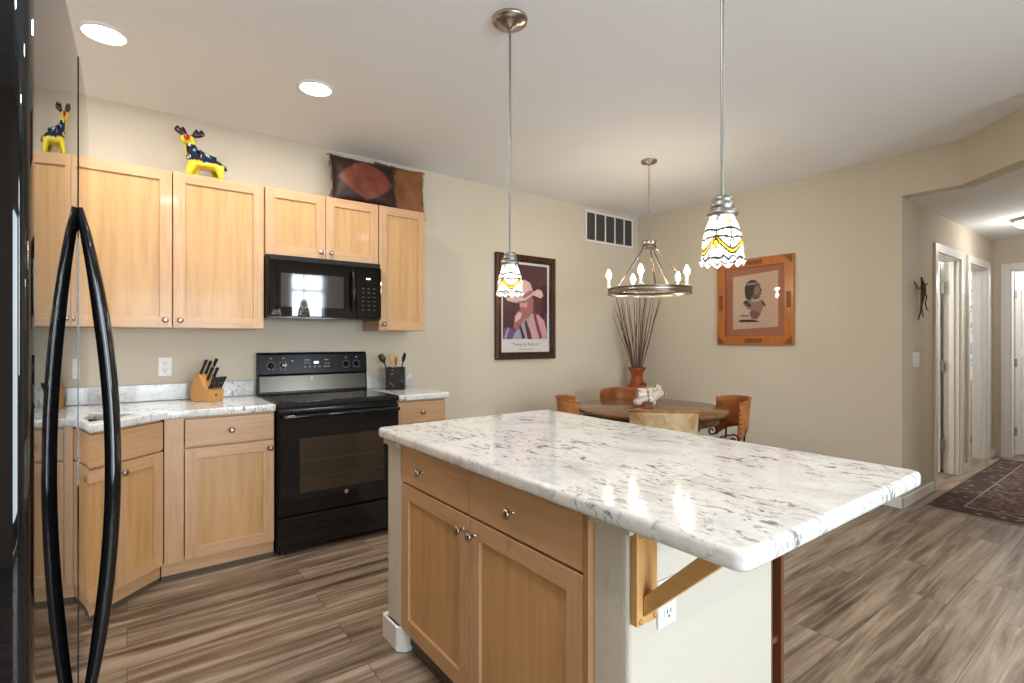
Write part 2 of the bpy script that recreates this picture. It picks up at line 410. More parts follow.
# ------------------------------------------------------------------ cabinets
def knob_mb(x, z, y=0):
    k = MB(); k.lathe([(.007,0),(.0055,.004),(.005,.012),(.011,.017),(.0155,.022),(.0165,.027),(.013,.031),(.006,.033)], 20,
                      Matrix.Translation((x, y, z)) @ Matrix.Rotation(PI/2, 4, 'X'))
    return k
def shaker(name, parent, x0, x1, z0, z1, knob=None, fw=.06):
    d = cells([x0,x0+fw,x1-fw,x1], [z0,z0+fw,z1-fw,z1], RING, 0, .02).build(name, [M['maple'], M['maple_x']], parent, .0015)
    box(x0+fw-.002,.011,z0+fw-.002,x1-fw+.002,.017,z1-fw+.002).build('door_panel', M['maple_panel'], d)
    if knob: knob_mb(*knob).build('knob', M['nickel'], d)
    return d
def drawer(parent, x0, x1, z0, z1, knobs=()):
    d = box(x0,0,z0,x1,.02,z1).build('drawer', M['maple_x'], parent, .003)
    for k in knobs: knob_mb(*k).build('knob', M['nickel'], d)
    return d
def base_cabinet(name, label, loc, rz, wdt, dep, z1=.873, kick=True, body_mat=None, toe='maple_x', kx=0):
    t = thing(name, label, 'cabinet', loc, rz)
    b = MB(); b.box(0, .0205, .10, .018, dep, z1).box(wdt-.018, .0205, .10, wdt, dep, z1).box(.018, .0205, .10, wdt-.018, dep, .118)
    b.box(.018, dep-.01, .118, wdt-.018, dep, z1).box(.018,.0215,.845,wdt-.018,.04,z1).box(.018,.0215,.118,.05,.04,.845).box(wdt-.05,.0215,.118,wdt-.018,.04,.845).box(.05,.0215,.69,wdt-.05,.04,.73)
    b.build('carcass', body_mat or M['maple'], t)
    if kick:
        box(kx, .035, .028, wdt, .05, .0995).build('toe_kick', M[toe], t); box(kx, .043, 0, wdt, .05, .0275).build('toe_shadow_strip', M['kick'], t)  # lower dark strip stands in for the shadow line at the floor
    return t
# wall A, left of the range
FY = 3.27
c = base_cabinet('base_cabinet', 'light maple base cabinet with one drawer and door, left of the black range', (.158, FY, 0), 0, .542, .615, kx=-.012)
box(0, .002, .10, .086, .0205, .873).build('filler_strip', M['maple'], c)
drawer(c, .091, .538, .712, .862, [(.314, .787)])
shaker('door', c, .091, .538, .103, .703, (.514, .66))
# corner sink cabinet at 45 degrees
sq = math.sqrt(.5); CL = .56
cx1, cy1 = .156, FY-.001
c = thing('corner_sink_cabinet', 'angled maple corner cabinet under the sink, between fridge and base cabinets', 'cabinet', (cx1-CL*sq, cy1-CL*sq, 0), PI/4)
b = MB(); b.box(0,.0205,.10,.018,.5,.69).box(CL-.018,.0205,.10,CL,.5,.69).box(.018,.0205,.10,CL-.018,.5,.118).box(.018,.0215,.845,CL-.018,.04,.873).box(.018,.0215,.69,CL-.018,.04,.73).box(.0,.0205,.69,.02,.04,.873).box(CL-.02,.0205,.69,CL,.04,.873)
b.build('carcass', M['maple'], c)
drawer(c, .004, CL-.004, .712, .862)
shaker('door', c, .004, CL/2-.002, .103, .703, (CL/2-.03, .655)); shaker('door', c, CL/2+.002, CL-.004, .103, .703, (CL/2+.03, .655))
box(0, .035, .028, CL+.013, .05, .0995).build('toe_kick', M['maple_x'], c); box(0, .043, 0, CL+.013, .05, .0275).build('toe_shadow_strip', M['kick'], c)  # dark strip again imitates the shade under the kick
# left arm, behind the refrigerator
LFX = cx1-CL*sq+.003
la = cy1-CL*sq-.004
c = base_cabinet('base_cabinet', 'maple base cabinet along the left wall, hidden behind the refrigerator', (LFX, 1.72, 0), PI/2, la-1.72, .62)
wd = la-1.72
drawer(c, .004, wd/2-.002, .712, .862, [(wd/4,.787)]); drawer(c, wd/2+.002, wd-.004, .712, .862, [(wd*.75,.787)])
shaker('door', c, .004, wd/2-.002, .103, .703, (wd/2-.03,.655)); shaker('door', c, wd/2+.002, wd-.004, .103, .703, (wd/2+.03,.655))
# right of the range
c = base_cabinet('base_cabinet', 'narrow maple base cabinet on the right side of the range', (1.480, FY, 0), 0, .375, .615)
drawer(c, .004, .371, .712, .862, [(.185,.787)]); shaker('door', c, .004, .371, .103, .703, (.03,.655))
# island cabinet (faces -X)
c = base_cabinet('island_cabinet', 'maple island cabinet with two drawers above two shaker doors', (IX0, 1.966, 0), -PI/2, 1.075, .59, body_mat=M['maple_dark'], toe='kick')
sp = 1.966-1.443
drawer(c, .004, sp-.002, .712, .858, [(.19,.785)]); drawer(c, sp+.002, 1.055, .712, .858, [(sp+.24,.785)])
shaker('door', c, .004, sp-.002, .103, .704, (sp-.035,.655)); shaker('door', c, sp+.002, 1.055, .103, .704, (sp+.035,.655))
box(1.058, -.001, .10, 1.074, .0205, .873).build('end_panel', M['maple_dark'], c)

# wall cabinets
UY = 3.56; UZ0, UZ1 = 1.363, 2.277
def wall_cabinet(label, x0, x1, z0, z1, doors):
    t = thing('wall_cabinet', label, 'cabinet', (x0, UY, z0), 0)
    W_, Hh = x1-x0, z1-z0
    bb = MB(); dep = YA-UY-.002
    bb.box(0,.0205,0,.016,dep,Hh).box(W_-.016,.0205,0,W_,dep,Hh).box(.016,.0205,0,W_-.016,dep,.016).box(.016,.0205,Hh-.016,W_-.016,dep,Hh).box(.016,dep-.008,.016,W_-.016,dep,Hh-.016)
    bb.build('carcass', M['maple'], t)
    for a, b_, kx in doors: shaker('door', t, a-x0, b_-x0, .003, Hh-.002, (kx-x0, .045))
    return t
wall_cabinet('tall double maple wall cabinet at the left, yellow figurine on top', -.285, .701, UZ0, UZ1, [(-.281, .209, .176), (.214, .697, .248)])
wall_cabinet('short double maple wall cabinet directly above the microwave', .703, 1.462, 1.842, UZ1, [(.706, 1.081, 1.05), (1.085, 1.459, 1.117)])
wall_cabinet('single narrow maple wall cabinet at the right end of the row', 1.464, 1.838, UZ0, UZ1, [(1.467, 1.835, 1.50)])

# ------------------------------------------------------------------ worktops
def thick_edge(o): return o
cfy = 3.245
ctr = [(.700, cfy), (.700, YA), (XL, YA), (XL, 1.66), (LFX+.026, 1.66), (LFX+.026, la+.004), (cx1+.012, cfy)]
o2 = (-.707, .707); e = (.707, .707)
def sk(a, bq): return (-.135+e[0]*(a+.10)+o2[0]*bq, 2.948+e[1]*(a+.10)+o2[1]*bq)
sink_o = rounded([sk(-.24,.085), sk(.24,.085), sk(.24,.45), sk(-.24,.45)], .03, 4)
o = slab('worktop', rounded(ctr, [.006,0,0,0,.006,.01,.01], 3), .875, .915, M['granite'], [sink_o[::-1]], .008)
tag(o, 'speckled white granite worktop running left from the range around the corner sink', 'worktop')
o = slab('worktop', rounded([(1.481,cfy),(1.875,cfy),(1.875,YA),(1.481,YA)], [.006,.01,0,0], 3), .875, .915, M['granite'], (), .008)
tag(o, 'short white granite worktop on the right side of the range', 'worktop')
o = box(XL+.021, YA-.021, .916, .695, YA-.001, 1.018).build('backsplash', M['granite_bs'], None, .003)
tag(o, 'low granite backsplash strip behind the knife block and sink', 'backsplash')
o = box(1.483, YA-.021, .916, 1.875, YA-.001, 1.018).build('backsplash', M['granite_bs'], None, .003)
tag(o, 'short granite backsplash piece behind the utensil holder', 'backsplash')
o = box(XL+.001, 1.66, .916, XL+.02, YA-.001, 1.018).build('backsplash', M['granite_bs'], None, .003)
tag(o, 'granite backsplash strip on the left wall beside the refrigerator', 'backsplash')
isl = rounded([(.862,2.118),(.866,.472),(1.828,.462),(1.828,2.118)], [.03,.035,.04,.03], 6)
o = slab('island_worktop', isl, .874, .916, M['granite'], (), .012)
tag(o, 'large rectangular white granite island worktop with rounded corners', 'worktop')
# undermount sink
s = thing('sink', 'undermount stainless sink set into the corner worktop', 'sink', (0,0,0))
sm = MB(); inner = [sk(-.25,.075), sk(.25,.075), sk(.25,.46), sk(-.25,.46)]; z0 = .70
for i in range(4):
    a, b_ = Vector((*inner[i],0)), Vector((*inner[(i+1)%4],0)); n_ = (b_-a).normalized(); nn = Vector((n_.y,-n_.x,0))*.004
    sm.prism([(a.x,a.y),(b_.x,b_.y),(b_.x+nn.x,b_.y+nn.y),(a.x+nn.x,a.y+nn.y)], z0, .874)
sm.prism(inner, z0-.004, z0); sm.build('basin', mat('dark_sink_steel', (.12,.12,.125), .4, .6), s)
c0 = sk(0,.27); MB().lathe([(.045,0),(.045,.004),(.03,.004),(.028,.001)], 20, Matrix.Translation((c0[0],c0[1],z0))).build('drain', M['nickel'], s)

# ------------------------------------------------------------------ island extras: bracket, outlet, shelf unit
t = thing('shelf_bracket', 'triangular pine bracket holding up the overhanging end of the island worktop', 'bracket', (.966, .78, 0))
MB().box(-.037,-.019,.634,.037,-.001,.872).build('back_plate', M['pine'], t, .002)
MB().box(-.037,-.24,.853,.037,-.02,.872).build('top_plate', M['pine_y'], t, .002)
br = MB(); Mx = Matrix(((0,0,1,0),(1,0,0,0),(0,1,0,0),(0,0,0,1)))   # prism (a,b)->(y,z), extruded along x
br.prism([(-.02,.652),(-.02,.70),(-.175,.8525),(-.230,.8525)], -.017, .017, Mx); br.build('brace', M['pine_y'], t, .002)
for dx, z in ((-.025,.645),(.027,.645),(-.025,.842)):
    MB().lathe([(.007,0),(.006,.004),(.002,.005)], 12, Matrix.Translation((dx,-.019,z)) @ Matrix.Rotation(PI/2,4,'X')).build('screw_plug', M['block'], t)
def outlet(label, loc, rz, kind='outlet'):
    t = thing('wall_outlet' if kind == 'outlet' else 'light_switch', label, kind, loc, rz)
    if kind == 'outlet':
        box(-.036,-.006,-.058,.036,-.0005,.058).build('cover_plate', M['white'], t, .003)
        for z in (-.022, .022):
            MB().lathe([(.0165,0),(.0165,.003),(.014,.0035)], 20, Matrix.Translation((0,-.006,z)) @ Matrix.Rotation(PI/2,4,'X')).build('socket', M['white'], t)
            f = MB(); f.box(-.008,-.0103,z-.002,-.0055,-.0094,z+.008).box(.0055,-.0103,z-.002,.008,-.0094,z+.008).box(-.0025,-.0103,z-.012,.0025,-.0094,z-.007)
            f.build('socket_slots', M['slot'], t)
    else:
        box(-.085,-.006,-.060,.085,-.0005,.060).build('cover_plate', M['white'], t, .003)
        for x in (-.048,0,.048): box(x-.016,-.011,-.033,x+.016,-.0062,.033).build('rocker', M['white'], t, .002)
    return t
outlet('white double wall outlet above the worktop, left of the knife block', (.191, YA, 1.125), 0)
outlet('white outlet on the island end wall, behind the pine bracket', (1.060, .78, .648), 0)
outlet('white triple rocker switch plate on the hallway wall under the iron ornament', (5.07, HY, 1.135), 0, 'light switch')
t = thing('narrow_shelf_unit', 'dark wooden open shelf unit built against the far side of the island', 'shelf', (1.60, .785, 0))
MB().box(.060,0,.0,.078,.30,.872).box(0,.001,0,.006,.30,.872).build('side_panel', M['cherry'], t, .001)
box(.006,.285,0,.06,.30,.872).build('back_panel', M['cherry'], t)
for z in (.06,.33,.60,.852): box(.0065,.012,z,.0595,.284,z+.018).build('shelf', M['cherry'], t)

# ------------------------------------------------------------------ range
RX0, RX1, RY = .709, 1.474, 3.225
t = thing('electric_range', 'black freestanding electric range with glass cooktop between the base cabinets', 'range', (RX0, RY, 0))
W_ = RX1-RX0
box(0, .04, .03, W_, .655, .885).build('body', M['blacksoft'], t, .003)
for x in (.04, W_-.04):
    for y in (.08,.60): MB().lathe([(.018,0),(.018,.03)], 12, Matrix.Translation((x,y,0))).build('foot', M['blackmat'], t)
box(-.002, .012, .886, W_+.002, .60, .918).build('cooktop_frame', M['blacksoft'], t, .006)
ct = box(.012,.03,.9175,W_-.012,.585,.9205).build('cooktop_glass', M['glassblack'], t, .001)
for x, y, r in ((.2,.16,.10),(.56,.16,.085),(.2,.43,.075),(.56,.43,.10)):
    rr = MB(); rr.lathe([(r-.0015,.9206),(r-.0015,.9209),(r+.0015,.9209),(r+.0015,.9206)], 48, Matrix.Translation((x,y,0)), cap=False); rr.build('burner_ring', mat('burner_ring_print', (.06,.06,.065), .3), ct)
od = box(.006, 0, .245, W_-.006, .038, .868).build('oven_door', M['black'], t, .006)
box(.12,-.0015,.37,W_-.20+.09,.001,.70).build('oven_window', M['ovenwin'], od)
for z in (.455,.56): box(.125,-.0020,z,W_-.115,-.0014,z+.002).build('rack_line', mat('oven_rack', (.10,.085,.06), .4), od)
box(.006,-.0012,.355,W_-.006,-.0002,.3575).build('glass_edge', M['seam'], od)
hb = MB(); hb.tube([(.02,-.035,.835),(.05,-.042,.838),(W_/2,-.046,.840),(W_-.05,-.042,.838),(W_-.02,-.035,.835)], .013, 12)
for x in (.035, W_-.035): hb.box(x-.012,-.036,.826,x+.012,.002,.848)
hb.build('oven_handle', M['black'], od, 0)
bd = MB(); bd.lathe([(.013,0),(.013,.002),(.011,.0025)], 24, Matrix.Translation((W_/2+.02,-.0005,.335)) @ Matrix.Rotation(PI/2,4,'X')); bd.build('round_badge', M['steel'], od)
box(.006, .004, .055, W_-.006, .038, .236).build('storage_drawer', M['black'], t, .005)
# back guard
bgM = Matrix(((0,0,1,0),(1,0,0,0),(0,1,0,0),(0,0,0,1)))
g = MB(); g.prism([(.585,.918),(.600,1.045),(.590,1.055),(.605,1.19),(.625,1.205),(.655,1.205),(.655,.918)], 0, W_, bgM)
guard = g.build('control_backguard', mat('backguard_enamel', (.006,.006,.007), .22, spec=.14), t, .002)
sh = MB(); sh.prism([(.5835,.935),(.5985,1.040),(.600,1.040),(.585,.935)], .012, W_-.012, bgM); sh.build('metal_strip', mat('dark_polished_steel', (.075,.07,.058), .22, 1), guard)
def guard_pt(x, z, off=.0012):   # a point on the sloping control face
    k = (z-1.055)/(1.19-1.055); return Vector((x, .590+.015*k-off, z))
marks = MB(); rnd = random.Random(3)
def mark(x, z, w2, h2):
    p = guard_pt(x, z); marks.box(p.x-w2, p.y-.0004, p.z-h2, p.x+w2, p.y+.0004, p.z+h2)
for cx_, top in ((.085,1),(.165,0),(.605,1),(.685,0)):
    for k in range(10):
        a = k/10*2*PI; mark(cx_+.026*math.cos(a), 1.115+.026*math.sin(a), .0028, .0022)
    mark(cx_, 1.165, .006, .004); mark(cx_-.008, 1.098, .008, .0015); mark(cx_+.01, 1.09, .005, .0015)
mark(.225, 1.145, .008, .005)
for k in range(5): mark(.31+.034*k, 1.102, .006, .004)
for k in range(4): mark(.455+.02*(k%2), 1.102+.022*(k//2), .006, .003)
mark(.325, 1.15, .022, .0025); mark(.46, 1.15, .015, .0025); mark(.31,1.13,.006,.003); mark(.335,1.13,.006,.003)
marks.build('control_markings', M['marks'], guard)['kind'] = 'stuff'
for cx_ in (.085,.165,.605,.685):
    kb = MB(); p = guard_pt(cx_, 1.115, 0); kb.lathe([(.021,0),(.021,.004),(.017,.006),(.015,.022),(.013,.024)], 20, Matrix.Translation(p) @ Matrix.Rotation(PI/2-.1,4,'X')); kb.box(p.x-.003,p.y-.028,p.z-.015,p.x+.003,p.y-.022,p.z+.015)
    kb.build('control_knob', M['black'], guard)
p = guard_pt(.388, 1.132); box(p.x-.055,p.y-.0006,p.z-.035,p.x+.10,p.y+.0006,p.z+.026).build('control_panel', M['glassblack'], guard) if False else None
box(p.x-.016,p.y-.001,p.z-.008,p.x+.016,p.y+.0005,p.z+.008).build('clock_display', M['display'], guard)
MB().lathe([(.011,0),(.011,.0015)], 20, Matrix.Translation((W_/2-.03,.596,1.022)) @ Matrix.Rotation(PI/2,4,'X')).build('round_badge', M['darknickel'], guard)

# ------------------------------------------------------------------ microwave
MX0, MX1, MY, MZ0, MZ1 = .707, 1.458, 3.487, 1.432, 1.838
t = thing('microwave', 'black over-the-range microwave hung below the short wall cabinet', 'microwave', (MX0, MY, MZ0))
W_, Hh = MX1-MX0, MZ1-MZ0
box(0,.03,0,W_,YA-MY-.003,Hh).build('body', M['blacksoft'], t, .003)
dr = box(.004,0,.012,.565,.029,Hh-.035).build('door', M['glassblack'], t, .005)
box(.075,-.0012,.075,.475,.0006,Hh-.115).build('door_window', mat('microwave_window', (.035,.035,.035), .05, spec=.8), dr)
hm = MB(); hm.tube([(.535,-.002,.06),(.535,-.032,.085),(.535,-.036,.2),(.535,-.032,.305),(.535,-.002,.33)], .010, 10); hm.build('handle', M['black'], dr)
box(.57,0,.012,W_-.004,.029,Hh-.035).build('control_panel', M['glassblack'], t, .005)
vg = MB()
for k in range(4): vg.box(.01,.004,Hh-.030+k*.0075,W_-.01,.03,Hh-.0265+k*.0075)
vg.build('vent_grille', M['blackmat'], t)
mm = MB()
for r in range(6):
    for q in range(3): mm.box(.605+.04*q,-.0008,.07+.03*r,.622+.04*q,.0004,.074+.03*r)
mm.build('keypad_markings', mat('keypad_print', (.07,.07,.07), .4), t)['kind'] = 'stuff'
box(.635,-.001,.285,.665,.0005,.295).build('clock_display', M['display'], t)

# ------------------------------------------------------------------ refrigerator (bowed doors, faces +X)
KB, YC_, XC_ = .056, 1.24, -.067
def fx(y): return XC_-KB*(y-YC_)**2
t = thing('refrigerator', 'tall glossy black side-by-side refrigerator at the left edge with bowed doors', 'refrigerator', (0,0,0))
box(-.80,.735,.03,-.155,1.62,1.765).build('body', M['blacksoft'], t, .01)
for x, y in ((-.75,.79),(-.75,1.56),(-.2,.79),(-.2,1.56)): MB().lathe([(.02,0),(.02,.03)], 12, Matrix.Translation((x,y,0))).build('foot', M['blackmat'], t)
def fdoor(y0, y1, dx=0):
    n_ = 28; pts = [(fx(y0+(y1-y0)*k/n_), y0+(y1-y0)*k/n_) for k in range(n_+1)]
    # round the outer vertical edges
    pts = [(p[0]+dx, p[1]) for p in pts]
    if y0 < 1: pts = [(fx(y0)-.012+.012*math.sin(a), y0+.012-.012*math.cos(a)) for a in [k*PI/12 for k in range(7)]]+pts[1:]
    d = MB().prism([(-.15,y0)]+pts+[(-.15,y1)], .07, 1.78)
    for f in d.bm.faces:
        f.smooth = len(f.verts) == 4 and all(v.co.x > -.149 for v in f.verts)
    for f in d.bm.faces:
        if not f.smooth:
            for e in f.edges: e.smooth = False
    return d.build('door', M['fridge'], t, 0)
GY = 1.152
for y0, y1, hy in ((.728, GY-.004, GY-.016), (GY+.004, 1.63, GY+.016)):
    d = fdoor(y0, y1, .0011 if y0 > 1 else 0)
    pts = []; rr = []
    for k in range(25):
        s_ = k/24; z = 1.515-.90*s_; bow = math.sin(PI*s_)**.85
        pts.append((fx(hy)+.002+.046*bow, hy, z)); rr.append(.006+.0055*min(1,bow*1.5))
    h = MB().tube(pts, rr, 12); h.build('handle', M['black'], d)
box(-.15,.75,.005,-.12,1.60,.068).build('toe_grille', M['blackmat'], t)
box(-.14, GY-.0038, .08, -.0735, GY+.0038, 1.77).build('door_seal', M['seam'], t)

# ------------------------------------------------------------------ ceiling lights
def recessed(x, y, label, pw=10.5):
    t = thing('recessed_light', label, 'ceiling light', (x, y, CZ), 0, 'recessed ceiling lights')
    MB().lathe([(.100,0),(.100,-.006),(.084,-.009),(.080,0)], 40, cap=False).build('trim_ring', M['white'], t)
    MB().lathe([(.0,-.001),(.082,-.001),(.082,-.004),(.0,-.0045)], 40, cap=False).build('lens', M['led'], t)
    area('recessed_lamp', (x, y, CZ-.012), (0,0,0), .16, 0, pw, (1,.95,.88), 'DISK')
recessed(-.085, 3.05, 'recessed ceiling light nearest the refrigerator, farthest left')
recessed(.855, 2.99, 'recessed ceiling light above the space in front of the microwave')
recessed(.35, .9, 'added unseen recessed ceiling light above the kitchen aisle near the camera', 12)  # this one and the next three are out of frame, added for light
recessed(2.6, .3, 'added unseen recessed ceiling light beyond the island, behind the frame', 6)
recessed(2.6, -1.4, 'added unseen recessed ceiling light in the living area by the window', 9)
recessed(.6, -1.4, 'added unseen recessed ceiling light in front of the added patio door', 9)
# hall flush light
t = thing('flush_ceiling_light', 'round flush mounted ceiling light in the hallway', 'ceiling light', (6.55,.86,HZ))
MB().lathe([(.15,0),(.15,-.02),(.13,-.03)], 32).build('light_base', M['nickel'], t)
MB().lathe([(.135,-.025),(.13,-.05),(.10,-.075),(.05,-.09),(.0,-.093)], 32, cap=False).build('glass_dome', mat('frosted_dome', (.9,.88,.84), .4, emis=(1,.93,.84), es=3.0), t)
point('hall_lamp', (6.55,.86,HZ-.16), 8, (1,.98,.95), .08)
area('bath_end_fill', (9.05, 2.0, 1.6), (0, PI/2, 0), .6, .8, 8, (.95,.98,1)).rotation_euler = (0, PI/2, 0)  # area light added inside the bathroom; the end wall has no window
point('room_one_fill', (5.7,2.2,2.1), 34, (1,.97,.92), .1); point('room_end_fill', (8.5,.7,2.1), 22, (.95,.97,1), .1); point('bathroom_fill', (7.6,2.5,2.1), 30, (1,.97,.92), .1)  # unseen fill lights added to brighten the side rooms, no fixtures

# pendants with stained glass shades
def glass_mat():
    m = bpy.data.materials.new('stained_glass'); m.use_nodes = True; nt = m.node_tree; nt.nodes.clear()
    out = nt.nodes.new('ShaderNodeOutputMaterial'); at = nt.nodes.new('ShaderNodeAttribute'); at.attribute_name = 'pattern'
    tr_ = nt.nodes.new('ShaderNodeBsdfTranslucent'); pr = nt.nodes.new('ShaderNodeBsdfPrincipled'); pr.inputs['Roughness'].default_value = .12
    em = nt.nodes.new('ShaderNodeEmission'); em.inputs['Strength'].default_value = .40
    a1 = nt.nodes.new('ShaderNodeMixShader'); a1.inputs[0].default_value = .5; a2 = nt.nodes.new('ShaderNodeAddShader')
    for n_, s_ in ((tr_,'Color'),(pr,'Base Color'),(em,'Color')): nt.links.new(at.outputs['Color'], n_.inputs[s_])
    nt.links.new(tr_.outputs[0], a1.inputs[1]); nt.links.new(pr.outputs[0], a1.inputs[2]); nt.links.new(a1.outputs[0], a2.inputs[0]); nt.links.new(em.outputs[0], a2.inputs[1]); nt.links.new(a2.outputs[0], out.inputs[0])
    return m
M['sglass'] = glass_mat()
def pattern(th, v):
    q = (th/(PI/2)) % 1.0; u = q*2-1; a = abs(u)
    lead = (.02,.022,.025); yel = (.85,.62,.08); wht = (.93,.93,.90); grey = (.42,.47,.52)
    lw = .042; c = wht
    band = .80-.30*a**1.5
    if abs(v-band) < .045: c = yel
    if a < .30 and .70 < v < .86 and (v-.70) > a*.35: c = yel
    dm = a/.16+abs(v-.19)/.075
    if dm < 1: c = yel
    if (1-a)/.28+abs(v-.10)/.09 < 1: c = grey
    if (1-a)/.18+abs(v-.62)/.13 < 1: c = yel
    if v > .93: c = grey if int(q*24) % 3 == 0 else wht
    L = [abs(abs(v-band)-.045) < lw*.5, abs(dm-1) < .14, a < .05 and (.26 < v < .56 or v < .12), (1-a) < .05 and v < .5,
         abs(v-(.33+.05*a*a)) < lw*.55, abs(v-(.52-.03*a)) < lw*.5 and a > .1, abs(v-.925+.02*math.cos(u*4*PI)) < lw*.5,
         abs(a-.5*(v-.52)-.05) < .035 and .52 < v < .72, abs(a-.45-.9*(v-.78)) < .04 and v > .80, abs((1-a)/.28+abs(v-.10)/.09-1) < .13, abs((1-a)/.18+abs(v-.62)/.13-1) < .16]
    return lead if any(L) else c
def pendant(x, y, zb, label, hs=.138):
    t = thing('pendant_lamp', label, 'pendant lamp', (x, y, CZ), 0, 'stained glass pendants over the island')
    zb -= CZ; zt = zb+hs
    MB().lathe([(.078,0),(.080,-.004),(.076,-.016),(.05,-.022),(.022,-.034),(.012,-.045),(.0,-.045)], 40, cap=False).build('canopy', M['nickel'], t)
    MB().tube([(0,0,-.04),(0,0,zt+.05)], .0055, 12).build('rod', M['pewter'], t)
    fit = MB().lathe([(.006,zt+.052),(.022,zt+.050),(.026,zt+.046),(.028,zt+.038),(.025,zt+.034),(.030,zt+.030),(.032,zt+.018),(.028,zt+.015),(.038,zt+.009),(.043,zt-.001),(.038,zt-.006)], 28)
    fit.build('socket_cap', M['pewter'], t)
    bm = bmesh.new(); nu, nv = 192, 56; col = bm.loops.layers.float_color.new('pattern')
    def pos(i, j):
        v = j/nv; th = 2*PI*i/nu
        r = .030+.021*math.sin(min(1,v*1.5)*PI/2)+.005*v+(.004*max(0,(v-.8)/.2)**1.5)
        ed = max(0,(v-.86)/.14); r += ed*.003*math.cos(th*12); z = zt-(zt-zb)*v+ed*.006*math.cos(th*12)
        return (r*math.cos(th), r*math.sin(th), z)
    vs = [[bm.verts.new(pos(i,j)) for i in range(nu)] for j in range(nv+1)]
    for j in range(nv):
        for i in range(nu):
            f = bm.faces.new((vs[j][i], vs[j+1][i], vs[j+1][(i+1)%nu], vs[j][(i+1)%nu])); f.smooth = True
            cc = pattern(2*PI*(i+.5)/nu-1.02+PI/4, (j+.5)/nv)
            for lp in f.loops: lp[col] = (*cc, 1)
    me = bpy.data.meshes.new('glass_shade'); bm.to_mesh(me); bm.free(); me.materials.append(M['sglass'])
    so = bpy.data.objects.new('glass_shade', me); C.objects.link(so); so.parent = t
    sd = so.modifiers.new('thick','SOLIDIFY'); sd.thickness = .002; sd.offset = -1
    MB().ball((0,0,zt-.055), .02, 1,1,1.5).build('bulb', M['bulb'], t)
    point('pendant_bulb_light', (x, y, zb+CZ+.035), 1.3, (1,.88,.72), .02)
    return t
pendant(1.362, 1.826, 1.493, 'stained glass pendant hanging over the far end of the island, left of the two')
pendant(1.339, .796, 1.506, 'stained glass pendant hanging over the near end of the island, right of the two')

# ------------------------------------------------------------------ chandelier
TX, TY = 3.32, 2.60
t = thing('chandelier', 'wagon wheel chandelier with candle bulbs hanging above the dining table', 'chandelier', (TX, TY, CZ))
MB().lathe([(.062,0),(.064,-.006),(.058,-.018),(.018,-.024),(.008,-.04)], 32).build('canopy', M['nickel'], t)
ch = MB(); z = -.035; k = 0
while z > -.60:
    pts = [(.009*math.cos(a)*(1 if k % 2 else 0), .009*math.cos(a)*(0 if k % 2 else 1), z-.018+.019*math.sin(a)) for a in [2*PI*i/10 for i in range(10)]]
    ch.tube(pts, .0022, 6, closed=True); z -= .032; k += 1
ch.build('chain', M['nickel'], t)
zr = 1.68-CZ
hub = MB().lathe([(.045,-.640),(.060,-.640),(.060,-.652),(.054,-.654),(.054,-.685),(.060,-.687),(.060,-.698),(.04,-.700)], 32); hub.build('hub', M['darknickel'], t)
rg = MB(); rg.lathe([(.316,zr-.022),(.322,zr-.022),(.322,zr+.022),(.316,zr+.022),(.316,zr-.022)], 72, cap=False)
rg.lathe([(.305,zr-.024),(.326,zr-.024),(.326,zr-.016),(.305,zr-.016),(.305,zr-.024)], 72, cap=False)
rg.lathe([(.305,zr+.016),(.326,zr+.016),(.326,zr+.024),(.305,zr+.024),(.305,zr+.016)], 72, cap=False); rg.build('wheel_ring', M['nickel'], t)
# angles measured around the viewing direction
base_a = math.atan2(-.601, .799)
for k in range(5):
    a = base_a-math.radians(44+72*k)
    ca, sa = math.cos(a), math.sin(a)
    a2 = a+math.radians(36); MB().tube([(.05*math.cos(a2),.05*math.sin(a2),-.69),(.314*math.cos(a2),.314*math.sin(a2),zr+.02)], .0065, 8).build('arm', M['darknickel'], t)
    cu = MB().lathe([(.022,zr+.024),(.024,zr+.034),(.012,zr+.036),(.0105,zr+.10),(.0,zr+.101)], 16, Matrix.Translation((.315*ca,.315*sa,0))); cu.build('candle_sleeve', M['candle'], t)
    MB().lathe([(.009,zr+.10),(.019,zr+.116),(.022,zr+.132),(.016,zr+.154),(.005,zr+.176),(.0,zr+.180)], 14, Matrix.Translation((.315*ca,.315*sa,0)), cap=False).build('flame_bulb', M['bulb'], t)
    point('chandelier_bulb_light', (TX+.315*ca, TY+.315*sa, CZ+zr+.205), 2.2, (1,.84,.62), .02)

# ------------------------------------------------------------------ return air grille
t = thing('air_return_grille', 'white rectangular air return grille high on the wall near the corner', 'vent', (3.89, YA, 2.348))
W_, Hh, fw = .77, .335, .022
xs = [0, fw]
for k in range(1,5): xs += [W_*k/5-.008, W_*k/5+.008]
xs += [W_-fw, W_]
f = cells(xs, [0,fw,Hh-fw,Hh], {(i,j): 0 for i in range(len(xs)-1) for j in range(3) if j != 1 or i % 2 == 0}, -.012, -.001)
f.build('frame', M['white'], t, .002)
sl = MB()
for k in range(14):
    z = fw+.01+k*.0205; sl.box(fw,-.009,z,W_-fw,-.0035,z+.009)
sl.build('louvres', mat('grille_louvre', (.10,.095,.085), .5), t)
box(fw,-.003,fw,W_-fw,-.001,Hh-fw).build('backing', mat('grille_back', (.03,.03,.03), .8), t)

